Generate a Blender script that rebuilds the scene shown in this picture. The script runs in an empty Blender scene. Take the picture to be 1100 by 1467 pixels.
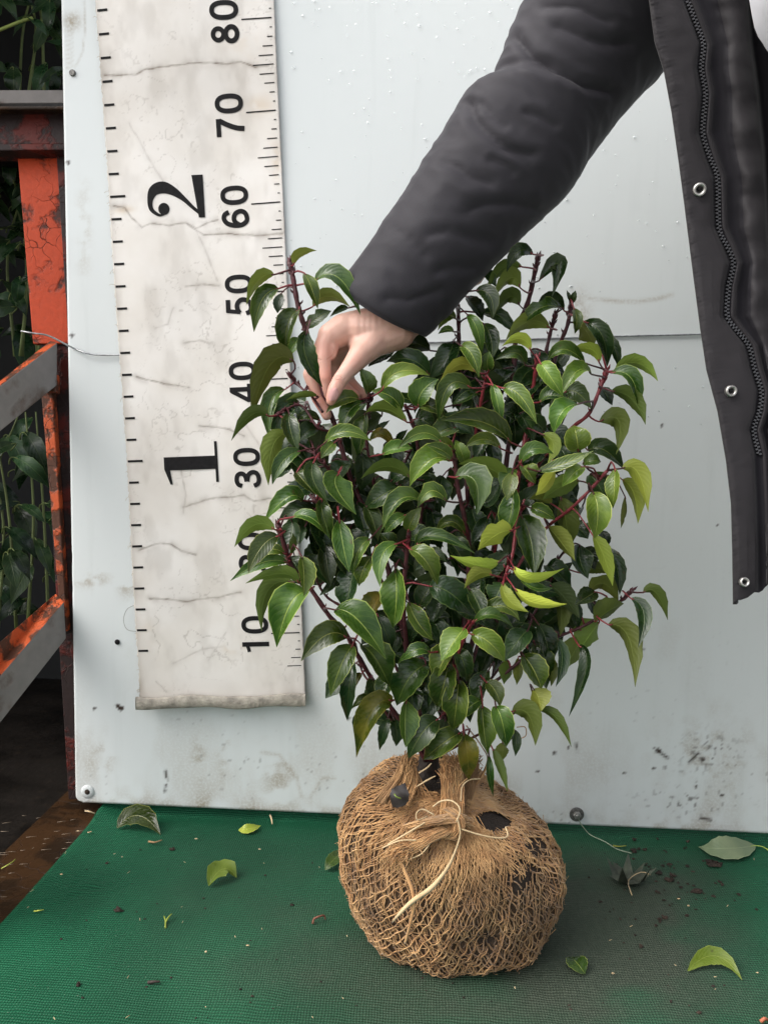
import bpy, math, random
import numpy as np
from mathutils import Vector, Matrix, noise as mnoise

random.seed(7); RNG = np.random.default_rng(7)
scene = bpy.context.scene
R = math.radians

# ------------------------------------------------------------------ camera
F = 1100.0                       # focal length in photo pixels (photo 1100 x 1467)
CAM = np.array([0.0, -0.900, 0.467])
_y, _p, _r = R(-3.21), R(5.03), R(1.05)
FWD = np.array([math.sin(_y)*math.cos(_p), math.cos(_y)*math.cos(_p), -math.sin(_p)])
_rt = np.array([math.cos(_y), -math.sin(_y), 0.0]); _up = np.cross(_rt, FWD)
RT = _rt*math.cos(_r) + _up*math.sin(_r); UP = -_rt*math.sin(_r) + _up*math.cos(_r)
cam_d = bpy.data.cameras.new('camera'); cam = bpy.data.objects.new('camera', cam_d)
scene.collection.objects.link(cam)
m = Matrix.Identity(4)
for i in range(3):
    m[i][0], m[i][1], m[i][2], m[i][3] = RT[i], UP[i], -FWD[i], CAM[i]
cam.matrix_world = m
cam_d.sensor_fit = 'HORIZONTAL'; cam_d.sensor_width = 36.0; cam_d.lens = 36.0*F/1100.0
cam_d.clip_start = 0.01; cam_d.clip_end = 500
scene.camera = cam

# ------------------------------------------------------------------ light: overcast
SUN_EL, SUN_AZ = 48.0, 248.0     # sun high, behind and left of the camera
world = bpy.data.worlds.new('World'); scene.world = world; world.use_nodes = True
wn = world.node_tree; bg = wn.nodes['Background']
sky = wn.nodes.new('ShaderNodeTexSky'); sky.sky_type = 'NISHITA'; sky.sun_disc = False
sky.sun_elevation = R(SUN_EL); sky.sun_rotation = R(SUN_AZ)
sky.air_density = 1.0; sky.dust_density = 5.0; sky.ozone_density = 1.0
hs = wn.nodes.new('ShaderNodeHueSaturation'); hs.inputs['Saturation'].default_value = 0.30
wn.links.new(sky.outputs[0], hs.inputs['Color']); wn.links.new(hs.outputs[0], bg.inputs[0])
bg.inputs[1].default_value = 0.15
sun_d = bpy.data.lights.new('sun', 'SUN'); sun_d.energy = 0.5; sun_d.angle = R(70); sun_d.color = (1.0, 0.97, 0.92)
sun = bpy.data.objects.new('sun', sun_d); scene.collection.objects.link(sun)
az = R(SUN_AZ); el = R(SUN_EL)
sdir = Vector((math.sin(az)*math.cos(el), math.cos(az)*math.cos(el), math.sin(el)))
sun.rotation_euler = sdir.to_track_quat('Z', 'Y').to_euler()
vs = scene.view_settings
vs.view_transform = 'Standard'; vs.look = 'None'; vs.gamma = 1.0; vs.exposure = 1.10; vs.use_curve_mapping = False
scene.render.engine = 'CYCLES'

# ------------------------------------------------------------------ helpers
def at(px, py, depth):
    return CAM + depth*(FWD + RT*(px-550.0)/F + UP*(733.5-py)/F)
def ray(px, py): return FWD + RT*(px-550.0)/F + UP*(733.5-py)/F
def on_z(px, py, z):
    d = ray(px, py); return CAM + d*((z-CAM[2])/d[2])
def on_y(px, py, y):
    d = ray(px, py); return CAM + d*((y-CAM[1])/d[1])
def proj(P):
    P = np.asarray(P, float); d = P - CAM; z = d@FWD
    return np.stack([550+F*(d@RT)/z, 733.5-F*(d@UP)/z], -1)
COL = scene.collection
def empty(name, loc=(0,0,0)):
    o = bpy.data.objects.new(name, None); COL.objects.link(o); o.location = loc; o.empty_display_size = .05; return o
def tag(o, label=None, cat=None, group=None, kind=None):
    if label: o['label'] = label
    if cat: o['category'] = cat
    if group: o['group'] = group
    if kind: o['kind'] = kind
    return o
class MB:
    def __init__(s): s.v = []; s.f = []; s.m = []; s.uv = []; s.n = 0
    def add(s, v, f, mi=0, uv=None):
        v = np.asarray(v, float).reshape(-1, 3)
        s.v.append(v); s.f += [tuple(int(i)+s.n for i in q) for q in f]; s.m += [mi]*len(f)
        s.uv.append(np.zeros((len(v), 2)) if uv is None else np.asarray(uv, float)); s.n += len(v)
    def build(s, name, mats, parent=None, smooth=True, attrs=None, world_parent=True):
        me = bpy.data.meshes.new(name)
        V = np.concatenate(s.v) if s.v else np.zeros((0, 3))
        if parent is not None: V = V - np.array(parent_loc(parent))
        me.from_pydata(V.tolist(), [], s.f)
        mats = mats if isinstance(mats, (list, tuple)) else [mats]
        for mt in mats: me.materials.append(mt)
        me.polygons.foreach_set('material_index', s.m)
        me.polygons.foreach_set('use_smooth', [smooth]*len(s.f))
        UV = np.concatenate(s.uv)
        if UV.any():
            ul = me.uv_layers.new(name='UVMap'); li = np.zeros(len(me.loops), int); me.loops.foreach_get('vertex_index', li)
            ul.data.foreach_set('uv', UV[li].ravel())
        if attrs:
            for k, a in attrs.items():
                at_ = me.attributes.new(k, 'FLOAT', 'POINT'); at_.data.foreach_set('value', np.asarray(a, float))
        me.update()
        o = bpy.data.objects.new(name, me); COL.objects.link(o)
        if parent is not None: o.parent = parent
        return o
def parent_loc(p):
    l = np.array(p.location)
    while p.parent is not None: p = p.parent; l = l + np.array(p.location)
    return l
def grid_faces(nr, nc, closed=False, off=0):
    f = []
    for i in range(nr-1):
        for j in range(nc if closed else nc-1):
            a = i*nc+j; b = i*nc+(j+1) % nc
            f.append((a+off, b+off, b+nc+off, a+nc+off))
    return f
def nrm(v):
    v = np.asarray(v, float); return v/np.maximum(np.linalg.norm(v, axis=-1, keepdims=True), 1e-12)
def catmull(pts, n):
    P = np.asarray(pts, float)
    if len(P) == 2: return P[0]+(P[1]-P[0])*np.linspace(0, 1, n)[:, None]
    E = np.vstack([2*P[0]-P[1], P, 2*P[-1]-P[-2]]); out = []
    for t in np.linspace(0, len(P)-1-1e-9, n):
        i = int(t); u = t-i; a, b, c, d = E[i:i+4]
        out.append(.5*((2*b)+(-a+c)*u+(2*a-5*b+4*c-d)*u*u+(-a+3*b-3*c+d)*u**3))
    return np.array(out)
def tube(pts, rad, sides=6, caps=True):
    P = np.asarray(pts, float); n = len(P); rad = np.broadcast_to(np.asarray(rad, float), (n,))
    T = nrm(np.gradient(P, axis=0)); ref = np.array([0, 0, 1.]) if abs(T[0, 2]) < .9 else np.array([1., 0, 0])
    N = nrm(np.cross(T[0], ref)); vs_ = []
    ang = np.arange(sides)*2*math.pi/sides
    for i in range(n):
        N = nrm(N-T[i]*(N@T[i])); B = np.cross(T[i], N)
        vs_.append(P[i]+rad[i]*(np.cos(ang)[:, None]*N+np.sin(ang)[:, None]*B))
    f = grid_faces(n, sides, True)
    if caps: f += [tuple(range(sides))[::-1], tuple((n-1)*sides+k for k in range(sides))]
    return np.concatenate(vs_), f
def box(c, sx, sy, sz, rot=None):
    s = np.array([[x, y, z] for x in (-.5, .5) for y in (-.5, .5) for z in (-.5, .5)])*np.array([sx, sy, sz])
    if rot is not None: s = s@np.asarray(rot).T
    return s+np.asarray(c), [(0,1,3,2),(4,6,7,5),(0,4,5,1),(2,3,7,6),(0,2,6,4),(1,5,7,3)]
def sphere(c, r, nu=8, nv=12, sc=(1,1,1), rot=None):
    th = np.linspace(0, math.pi, nu+1); ph = np.arange(nv)*2*math.pi/nv
    v = np.array([[math.sin(t)*math.cos(p), math.sin(t)*math.sin(p), math.cos(t)] for t in th for p in ph])*r*np.array(sc)
    if rot is not None: v = v@np.asarray(rot).T
    return v+np.asarray(c), grid_faces(nu+1, nv, True)
_perm = np.random.default_rng(3).random((256, 256))
def vnoise(x, y):
    x = np.asarray(x, float); y = np.asarray(y, float)
    xi = np.floor(x).astype(int); yi = np.floor(y).astype(int); u = x-xi; v = y-yi
    u = u*u*(3-2*u); v = v*v*(3-2*v)
    g = lambda a, b: _perm[a & 255, b & 255]
    return (g(xi, yi)*(1-u)+g(xi+1, yi)*u)*(1-v)+(g(xi, yi+1)*(1-u)+g(xi+1, yi+1)*u)*v
def fbm(x, y, o=4):
    s = 0; a = .5
    for k in range(o): s = s+a*vnoise(x*2**k+17*k, y*2**k+31*k); a *= .5
    return s/(1-.5**o)
def sstep(a, b, x):
    t = np.clip((np.asarray(x, float)-a)/(b-a), 0, 1); return t*t*(3-2*t)
def seg_dist(X, Y, poly):
    d = np.full(np.shape(X), 1e9)
    for (x0, y0), (x1, y1) in zip(poly[:-1], poly[1:]):
        dx, dy = x1-x0, y1-y0; L = dx*dx+dy*dy+1e-12
        t = np.clip(((X-x0)*dx+(Y-y0)*dy)/L, 0, 1)
        d = np.minimum(d, np.hypot(X-x0-t*dx, Y-y0-t*dy))
    return d

# ------------------------------------------------------------------ materials
def mat(name):
    mt = bpy.data.materials.new(name); mt.use_nodes = True
    nt = mt.node_tree; b = nt.nodes['Principled BSDF']
    return mt, nt, b
def nd(nt, t, **kw):
    n = nt.nodes.new(t)
    for k, v in kw.items(): setattr(n, k, v)
    return n
def simple(name, col, rough=.5, metal=0., var=.15, scale=40., bump=0., bscale=200., spec=.5, sss=0.):
    mt, nt, b = mat(name)
    tc = nd(nt, 'ShaderNodeTexCoord'); nz = nd(nt, 'ShaderNodeTexNoise'); nz.inputs['Scale'].default_value = scale; nz.inputs['Detail'].default_value = 5
    nt.links.new(tc.outputs['Object'], nz.inputs['Vector'])
    cr = nd(nt, 'ShaderNodeValToRGB'); c = np.array(col)
    cr.color_ramp.elements[0].position = .3; cr.color_ramp.elements[1].position = .7
    cr.color_ramp.elements[0].color = (*np.clip(c*(1-var), 0, 1), 1); cr.color_ramp.elements[1].color = (*np.clip(c*(1+var), 0, 1), 1)
    nt.links.new(nz.outputs['Fac'], cr.inputs[0]); nt.links.new(cr.outputs[0], b.inputs['Base Color'])
    b.inputs['Roughness'].default_value = rough; b.inputs['Metallic'].default_value = metal
    b.inputs['Specular IOR Level'].default_value = spec
    if sss: b.inputs['Subsurface Weight'].default_value = sss; b.inputs['Subsurface Radius'].default_value = (.006, .002, .001); b.inputs['Subsurface Scale'].default_value = 1
    if bump:
        n2 = nd(nt, 'ShaderNodeTexNoise'); n2.inputs['Scale'].default_value = bscale; n2.inputs['Detail'].default_value = 4
        nt.links.new(tc.outputs['Object'], n2.inputs['Vector'])
        bp = nd(nt, 'ShaderNodeBump'); bp.inputs['Strength'].default_value = bump; bp.inputs['Distance'].default_value = .002
        nt.links.new(n2.outputs['Fac'], bp.inputs['Height']); nt.links.new(bp.outputs[0], b.inputs['Normal'])
    return mt
def mixrgb(nt, fac, a, b_, blend='MIX'):
    n = nd(nt, 'ShaderNodeMix', data_type='RGBA', blend_type=blend)
    for s, x in ((0, fac), (6, a), (7, b_)):
        if isinstance(x, bpy.types.NodeSocket): nt.links.new(x, n.inputs[s])
        elif s == 0: n.inputs[0].default_value = x
        else: n.inputs[s].default_value = (*x, 1)
    return n.outputs[2]
def math_(nt, op, a, b_=0., c=None, clamp=False):
    n = nd(nt, 'ShaderNodeMath', operation=op, use_clamp=clamp)
    for s, x in ((0, a), (1, b_), (2, c)):
        if x is None: continue
        if isinstance(x, bpy.types.NodeSocket): nt.links.new(x, n.inputs[s])
        else: n.inputs[s].default_value = x
    return n.outputs[0]
def ramp(nt, src, p0, p1, lo=0., hi=1.):
    n = nd(nt, 'ShaderNodeMapRange', interpolation_type='SMOOTHSTEP')
    nt.links.new(src, n.inputs[0])
    for k, v in zip((1, 2, 3, 4), (p0, p1, lo, hi)): n.inputs[k].default_value = v
    return n.outputs[0]
def noise_(nt, vec, scale, detail=4., dist=0.):
    n = nd(nt, 'ShaderNodeTexNoise'); n.inputs['Scale'].default_value = scale; n.inputs['Detail'].default_value = detail; n.inputs['Distortion'].default_value = dist
    nt.links.new(vec, n.inputs['Vector']); return n.outputs['Fac']

def leaf_material(name, top, topl, under, rib, rough=.22, coat=.12):
    """leaf: u across 0..1 (midrib at .5), v along"""
    mt, nt, b = mat(name)
    uv = nd(nt, 'ShaderNodeUVMap'); sp = nd(nt, 'ShaderNodeSeparateXYZ'); nt.links.new(uv.outputs[0], sp.inputs[0])
    tc = nd(nt, 'ShaderNodeTexCoord'); oi = nd(nt, 'ShaderNodeObjectInfo'); ge = nd(nt, 'ShaderNodeNewGeometry')
    u = math_(nt, 'ABSOLUTE', math_(nt, 'SUBTRACT', sp.outputs[0], .5))
    n1 = noise_(nt, tc.outputs['Object'], 55., 4.)
    colv = mixrgb(nt, ramp(nt, n1, .35, .68), top, topl)
    # side veins: oblique stripes
    vv = math_(nt, 'SINE', math_(nt, 'MULTIPLY', math_(nt, 'SUBTRACT', sp.outputs[1], math_(nt, 'MULTIPLY', u, .55)), 62.))
    vein = ramp(nt, vv, .80, 1.0, 0., 1.)
    colv = mixrgb(nt, math_(nt, 'MULTIPLY', vein, .05), colv, rib)
    mid = ramp(nt, u, .002, .030, 1., 0.)
    colv = mixrgb(nt, math_(nt, 'MULTIPLY', mid, .62), colv, rib)
    edge = ramp(nt, u, .455, .49, 0., 1.)
    colv = mixrgb(nt, math_(nt, 'MULTIPLY', edge, .75), colv, rib)
    # blemish
    n3 = noise_(nt, tc.outputs['Object'], 130., 2.)
    colv = mixrgb(nt, ramp(nt, n3, .70, .76, 0., .5), colv, (.06, .035, .015))
    un = mixrgb(nt, math_(nt, 'MULTIPLY', mid, .5), under, tuple(min(1, x*1.7) for x in under))
    un = mixrgb(nt, math_(nt, 'MULTIPLY', vein, .22), un, tuple(x*.75 for x in under))
    col = mixrgb(nt, ge.outputs['Backfacing'], colv, un)
    h = nd(nt, 'ShaderNodeHueSaturation'); nt.links.new(col, h.inputs['Color'])
    nt.links.new(ramp(nt, oi.outputs['Random'], 0., 1., .58, 1.50), h.inputs['Value'])
    nt.links.new(ramp(nt, math_(nt, 'FRACT', math_(nt, 'MULTIPLY', oi.outputs['Random'], 7.3)), 0., 1., .515, .475), h.inputs['Hue'])
    nt.links.new(h.outputs[0], b.inputs['Base Color'])
    wet = ramp(nt, n1, .40, .62, rough*.65, rough*1.7)
    rg = nd(nt, 'ShaderNodeMix', data_type='FLOAT'); nt.links.new(ge.outputs['Backfacing'], rg.inputs[0]); nt.links.new(wet, rg.inputs[2]); rg.inputs[3].default_value = .55
    nt.links.new(rg.outputs[0], b.inputs['Roughness'])
    b.inputs['Coat Weight'].default_value = coat; b.inputs['Coat Roughness'].default_value = .08; b.inputs['Specular IOR Level'].default_value = .32
    bp = nd(nt, 'ShaderNodeBump'); bp.inputs['Strength'].default_value = .35; bp.inputs['Distance'].default_value = .0012
    hh = math_(nt, 'ADD', math_(nt, 'MULTIPLY', mid, -1.), math_(nt, 'ADD', math_(nt, 'MULTIPLY', vv, -.12), math_(nt, 'MULTIPLY', n1, 1.2)))
    nt.links.new(hh, bp.inputs['Height']); nt.links.new(bp.outputs[0], b.inputs['Normal'])
    # thin blade lets some light through
    tr = nd(nt, 'ShaderNodeBsdfTranslucent'); nt.links.new(h.outputs[0], tr.inputs[0])
    mx = nd(nt, 'ShaderNodeMixShader'); mx.inputs[0].default_value = .14
    out = nt.nodes['Material Output']
    nt.links.new(b.outputs[0], mx.inputs[1]); nt.links.new(tr.outputs[0], mx.inputs[2]); nt.links.new(mx.outputs[0], out.inputs[0])
    return mt
M = {}
M['leaf'] = leaf_material('laurel leaf', (.022, .050, .007), (.050, .092, .012), (.110, .150, .024), (.30, .36, .075))
M['leaf_light'] = leaf_material('young laurel leaf', (.052, .102, .014), (.088, .150, .022), (.12, .165, .032), (.32, .39, .085))
M['leaf_yellow'] = leaf_material('pale leaf underside', (.20, .27, .030), (.26, .33, .04), (.30, .36, .045), (.42, .48, .09), .35, .1)
M['leaf_brown'] = leaf_material('ageing leaf', (.055, .08, .012), (.19, .16, .015), (.12, .12, .02), (.30, .26, .04))
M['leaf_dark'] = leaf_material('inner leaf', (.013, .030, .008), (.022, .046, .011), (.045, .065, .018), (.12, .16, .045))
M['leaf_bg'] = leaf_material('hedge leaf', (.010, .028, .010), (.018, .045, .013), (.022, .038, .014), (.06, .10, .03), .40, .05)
M['leaf_grey'] = leaf_material('grey green fallen leaf', (.12, .155, .085), (.16, .19, .11), (.15, .18, .11), (.22, .26, .15), .5, .05)
M['stem'] = simple('red stem', (.070, .013, .017), .45, var=.45, scale=160, bump=.5, bscale=500)
M['stem_red'] = simple('bright red stem', (.20, .024, .032), .42, var=.3, scale=120, bump=.3, bscale=500)
M['bark'] = simple('dark trunk bark', (.025, .017, .013), .8, var=.5, scale=120, bump=1., bscale=220)
M['soil'] = simple('soil', (.028, .018, .012), .95, var=.6, scale=130, bump=1., bscale=260)
M['metal'] = simple('galvanised metal', (.42, .41, .39), .35, .9, var=.25, scale=300)
M['dark_metal'] = simple('dull bolt metal', (.16, .155, .145), .45, .7, var=.4, scale=400, bump=.4, bscale=900)
M['wire'] = simple('steel wire', (.40, .41, .42), .4, .8, var=.3, scale=200)
M['ink'] = simple('black print', (.0085, .008, .0085), .7, var=.5, scale=220, spec=.2)

# ------------------------------------------------------------------ ground and platform
def structure(o): o['kind'] = 'structure'; return o
GZ = -.55
gm = simple('pale bounce ground', (.26, .25, .23), .6, var=.35, scale=3, bump=.3, bscale=60)  # unseen ground, its pale tone chosen to bounce light onto the board
b_ = MB(); b_.add([[-60, -60, GZ], [60, -60, GZ], [60, 60, GZ], [-60, 60, GZ]], [(0, 1, 2, 3)])
structure(b_.build('ground', gm))

def wet_deck():
    mt, nt, b = mat('wet dark deck'); tc = nd(nt, 'ShaderNodeTexCoord')
    n = noise_(nt, tc.outputs['Object'], 9., 6.); n2 = noise_(nt, tc.outputs['Object'], 90., 5.)
    c = mixrgb(nt, ramp(nt, n, .35, .65), (.003, .0026, .0022), (.009, .0065, .0045)); c = mixrgb(nt, ramp(nt, n2, .55, .75, 0., .5), c, (.022, .015, .009))
    nt.links.new(c, b.inputs['Base Color']); nt.links.new(ramp(nt, n, .3, .7, .35, .75), b.inputs['Roughness']); b.inputs['Specular IOR Level'].default_value = .2
    bp = nd(nt, 'ShaderNodeBump'); bp.inputs['Strength'].default_value = .4; bp.inputs['Distance'].default_value = .003
    nt.links.new(n2, bp.inputs['Height']); nt.links.new(bp.outputs[0], b.inputs['Normal']); return mt
def rust_mat(name, paint, rust, amount=.5, rough=.55, scale=28., cracks=1.):
    mt, nt, b = mat(name); tc = nd(nt, 'ShaderNodeTexCoord')
    n = noise_(nt, tc.outputs['Object'], scale, 8., .4); n2 = noise_(nt, tc.outputs['Object'], scale*6, 4.)
    vor = nd(nt, 'ShaderNodeTexVoronoi', feature='DISTANCE_TO_EDGE'); vor.inputs['Scale'].default_value = 42.
    dv = nd(nt, 'ShaderNodeVectorMath', operation='ADD'); nzv = nd(nt, 'ShaderNodeTexNoise'); nzv.inputs['Scale'].default_value = 30.
    nt.links.new(tc.outputs['Object'], nzv.inputs[0]); sc = nd(nt, 'ShaderNodeVectorMath', operation='SCALE'); sc.inputs[3].default_value = .03
    nt.links.new(nzv.outputs['Color'], sc.inputs[0]); nt.links.new(tc.outputs['Object'], dv.inputs[0]); nt.links.new(sc.outputs[0], dv.inputs[1]); nt.links.new(dv.outputs[0], vor.inputs['Vector'])
    crack = ramp(nt, vor.outputs[0], .0, .022, 1., 0.)
    cmask = ramp(nt, noise_(nt, tc.outputs['Object'], 12., 2.), .42, .6, 0., cracks)
    rm = ramp(nt, math_(nt, 'ADD', n, math_(nt, 'MULTIPLY', math_(nt, 'SUBTRACT', n2, .5), .25)), 1-amount-.06, 1-amount+.08)
    pc = mixrgb(nt, n2, tuple(x*.75 for x in paint), tuple(min(1, x*1.15) for x in paint))
    c = mixrgb(nt, rm, pc, rust); c = mixrgb(nt, math_(nt, 'MULTIPLY', math_(nt, 'MULTIPLY', crack, cmask), .85), c, (.03, .012, .008))
    nt.links.new(c, b.inputs['Base Color']); b.inputs['Roughness'].default_value = rough; b.inputs['Specular IOR Level'].default_value = .25
    bp = nd(nt, 'ShaderNodeBump'); bp.inputs['Strength'].default_value = .7; bp.inputs['Distance'].default_value = .0015
    nt.links.new(math_(nt, 'SUBTRACT', math_(nt, 'MULTIPLY', n2, .5), math_(nt, 'ADD', rm, math_(nt, 'MULTIPLY', crack, cmask))), bp.inputs['Height']); nt.links.new(bp.outputs[0], b.inputs['Normal'])
    return mt
M['deck'] = wet_deck()
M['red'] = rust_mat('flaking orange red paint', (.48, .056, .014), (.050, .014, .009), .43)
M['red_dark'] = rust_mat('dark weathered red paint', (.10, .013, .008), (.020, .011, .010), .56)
M['red_edge'] = rust_mat('worn bright orange paint', (.55, .10, .030), (.085, .035, .020), .50, .5, 45.)
M['grey_steel'] = rust_mat('bare grey steel with rust', (.24, .22, .205), (.12, .085, .068), .42, .45, 11., 0.)
M['rust_strip'] = rust_mat('wet rust', (.050, .024, .010), (.022, .012, .006), .5, .4, 14.)
b_ = MB()
b_.add(*box((.02, -.28, -.062), .83, 1.36, .11)); b_.add(*box((-.70, -.06, -.075), .51, 1.8, .09))
structure(b_.build('platform', M['deck'], smooth=False))
b_ = MB(); b_.add(*box((-.4325, -.31, -.004), .075, 1.30, .004)); structure(b_.build('platform_edge', M['rust_strip'], smooth=False))

# green shade-cloth mat
def mat_green():
    mt, nt, b = mat('green woven mesh'); tc = nd(nt, 'ShaderNodeTexCoord'); sp = nd(nt, 'ShaderNodeSeparateXYZ')
    nt.links.new(tc.outputs['Object'], sp.inputs[0])
    a = nd(nt, 'ShaderNodeAttribute', attribute_name='grime')
    wob = noise_(nt, tc.outputs['Object'], 22., 3.)
    y = math_(nt, 'ADD', sp.outputs[1], math_(nt, 'MULTIPLY', wob, .010)); x = math_(nt, 'ADD', sp.outputs[0], math_(nt, 'MULTIPLY', wob, .006))
    wy = math_(nt, 'SINE', math_(nt, 'MULTIPLY', y, 2*math.pi/.0030)); wx = math_(nt, 'SINE', math_(nt, 'MULTIPLY', x, 2*math.pi/.0024))
    hgt = math_(nt, 'ADD', math_(nt, 'MULTIPLY', wy, .65), math_(nt, 'MULTIPLY', wx, .35))
    n = noise_(nt, tc.outputs['Object'], 7., 5.); n2 = noise_(nt, tc.outputs['Object'], 260., 3.)
    g = mixrgb(nt, ramp(nt, n, .35, .65), (.004, .075, .033), (.008, .112, .050))
    g = mixrgb(nt, ramp(nt, hgt, -.9, .3, .62, 0.), g, (.002, .030, .014))
    dirt = mixrgb(nt, n2, (.030, .040, .028), (.066, .074, .055))
    c = mixrgb(nt, a.outputs['Fac'], g, dirt)
    sp2 = ramp(nt, noise_(nt, tc.outputs['Object'], 420., 1.), .74, .78, 0., .35); c = mixrgb(nt, sp2, c, (.20, .24, .18))
    nt.links.new(c, b.inputs['Base Color']); b.inputs['Roughness'].default_value = .6; b.inputs['Specular IOR Level'].default_value = .2
    bp = nd(nt, 'ShaderNodeBump'); bp.inputs['Strength'].default_value = .55; bp.inputs['Distance'].default_value = .0009
    nt.links.new(math_(nt, 'ADD', hgt, math_(nt, 'MULTIPLY', n2, .5)), bp.inputs['Height']); nt.links.new(bp.outputs[0], b.inputs['Normal']); return mt
def mat_height(X, Y):
    X = np.asarray(X, float); Y = np.asarray(Y, float)
    z = .0015+.0022*fbm(X*9+4, Y*9+2, 2)
    w = np.exp(-((X+.345)/.035)**2-((Y+.155)/.035)**2)
    z = z+.0016*w*np.sin((Y+.25*(X+.34)**2/.02)*2*math.pi/.012)
    z = z+sstep(.0, .10, Y)*.09-.0015*sstep(-.02, .0, Y)
    z = z+.008*np.exp(-((X+.40)/.03)**2-((Y-.0)/.02)**2)          # lifted corner by the board
    return z
xs = np.linspace(-.399, .432, 150); ys = np.concatenate([np.linspace(-.92, -.02, 130), np.linspace(-.015, .10, 26)])
XX, YY = np.meshgrid(xs, ys); ZZ = mat_height(XX, YY)
XX = XX+np.where(np.arange(150) == 0, 1, 0)*(.004*fbm(YY*8, YY*0+3, 3)-.002)
px_ = proj(np.stack([XX, YY, ZZ], -1).reshape(-1, 3)).reshape(*XX.shape, 2)
g = 1.0*np.exp(-((px_[..., 0]-880)/150)**2-((px_[..., 1]-1310)/95)**2)+.75*np.exp(-((px_[..., 0]-660)/340)**2-((px_[..., 1]-1400)/130)**2)
g = g+.35*np.exp(-((px_[..., 0]-950)/200)**2-((px_[..., 1]-1440)/70)**2)+.25*np.exp(-((px_[..., 0]-330)/120)**2-((px_[..., 1]-1260)/60)**2)
g = np.clip(g*(.35+1.2*fbm(XX*16, YY*22, 4)), 0, .92)
b_ = MB(); b_.add(np.stack([XX, YY, ZZ], -1).reshape(-1, 3), grid_faces(*XX.shape))
gm_ = b_.build('green_mat', mat_green(), attrs={'grime': g.ravel()})
md = gm_.modifiers.new('thick', 'SOLIDIFY'); md.thickness = .0015; md.offset = -1
tag(gm_, 'green woven shade cloth mat laid over the platform under the root ball', 'mat')

# ------------------------------------------------------------------ white board
BX0, BX1, BZ0, BZ1 = -.429, .62, .015, 1.30
def board_material():
    mt, nt, b = mat('white painted sheet'); tc = nd(nt, 'ShaderNodeTexCoord')
    a = nd(nt, 'ShaderNodeAttribute', attribute_name='grime'); d = nd(nt, 'ShaderNodeAttribute', attribute_name='spots')
    n = noise_(nt, tc.outputs['Object'], 3., 4.); n2 = noise_(nt, tc.outputs['Object'], 350., 3.)
    mp = nd(nt, 'ShaderNodeMapping'); mp.inputs['Scale'].default_value = (60, 60, 5); nt.links.new(tc.outputs['Object'], mp.inputs[0])
    st = noise_(nt, mp.outputs[0], 1., 5.)
    c = mixrgb(nt, n, (.66, .70, .695), (.71, .745, .735)); c = mixrgb(nt, ramp(nt, st, .55, .75, 0., .22), c, (.56, .60, .585))
    c = mixrgb(nt, math_(nt, 'MULTIPLY', a.outputs['Fac'], ramp(nt, n2, .3, .6, .45, 1.)), c, (.36, .32, .25))
    c = mixrgb(nt, d.outputs['Fac'], c, (.045, .030, .022))
    nt.links.new(c, b.inputs['Base Color']); nt.links.new(ramp(nt, a.outputs['Fac'], 0., .5, .30, .6), b.inputs['Roughness'])
    bp = nd(nt, 'ShaderNodeBump'); bp.inputs['Strength'].default_value = .12; bp.inputs['Distance'].default_value = .001
    nt.links.new(math_(nt, 'ADD', st, math_(nt, 'MULTIPLY', d.outputs['Fac'], 2.)), bp.inputs['Height']); nt.links.new(bp.outputs[0], b.inputs['Normal']); return mt
xs = np.linspace(BX0, BX1, 430); zs = np.linspace(BZ0, BZ1, 520)
X, Z = np.meshgrid(xs, zs); Y = -.0012*np.sin(X*5+1)*np.sin(Z*4)
Xe = X.copy()
# nicked left edge and rounded lower corner
nick = .004*np.clip(fbm(zs*60, zs*0+1, 3)-.55, 0, 1)*8*np.clip(fbm(zs*5, zs*0+9, 2)-.4, 0, 1)
Xe[:, 0] += nick; Xe[:, 1] += nick*.7
Cr = .009
for i in range(len(zs)):
    dz = zs[i]-BZ0
    if dz < Cr: Xe[i, :4] = np.maximum(Xe[i, :4], BX0+Cr-math.sqrt(Cr*Cr-(Cr-dz)**2)+.0004*np.arange(4))
P = np.stack([Xe, Y, Z], -1).reshape(-1, 3); q = proj(P); qx, qy = q[:, 0].reshape(X.shape), q[:, 1].reshape(X.shape)
low = np.exp(-(Z-BZ0)/.09)
gr = low*sstep(.50, .75, fbm(X*22, Z*9, 5))*.55+np.exp(-(Z-BZ0)/.012)*sstep(.35, .7, fbm(X*60, Z*60, 3))*.75
gr += .22*sstep(.62, .8, fbm(X*14+5, Z*12, 5))*np.exp(-(Z-BZ0)/.35)
def blob(cx, cy, rx, ry, amp, f=60, th=.45): 
    return amp*np.exp(-((qx-cx)/rx)**2-((qy-cy)/ry)**2)*sstep(th, th+.2, fbm(X*f, Z*f, 4))
for a_ in [(130, 830, 22, 10, 1.), (182, 838, 12, 16, .9), (148, 1085, 14, 18, .8), (285, 1085, 9, 26, .7), (322, 1080, 8, 30, .7), (400, 1115, 22, 30, .8), (375, 1043, 8, 14, .8),
           (1010, 1085, 60, 45, .6), (120, 330, 10, 60, .5), (103, 30, 12, 12, 1.), (700, 1130, 40, 20, .6), (830, 450, 14, 30, .8), (690, 1090, 14, 10, 1.)]:
    gr += blob(*a_)
gr += .55*np.exp(-(seg_dist(qx, qy, [(843, 427), (880, 431), (910, 432), (940, 428), (962, 422)])/3.0)**2)*(.4+fbm(X*90, Z*90, 2))
gr += .45*np.exp(-(seg_dist(qx, qy, [(375, 1078), (400, 1082), (425, 1115), (432, 1142)])/2.6)**2)+.4*np.exp(-(seg_dist(qx, qy, [(445, 1142), (462, 1115), (480, 1115)])/2.2)**2)
for k in range(9): gr += .35*np.exp(-(seg_dist(qx, qy, [(96, 45+k*6.5), (104, 42+k*6.5)])/1.8)**2)
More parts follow.
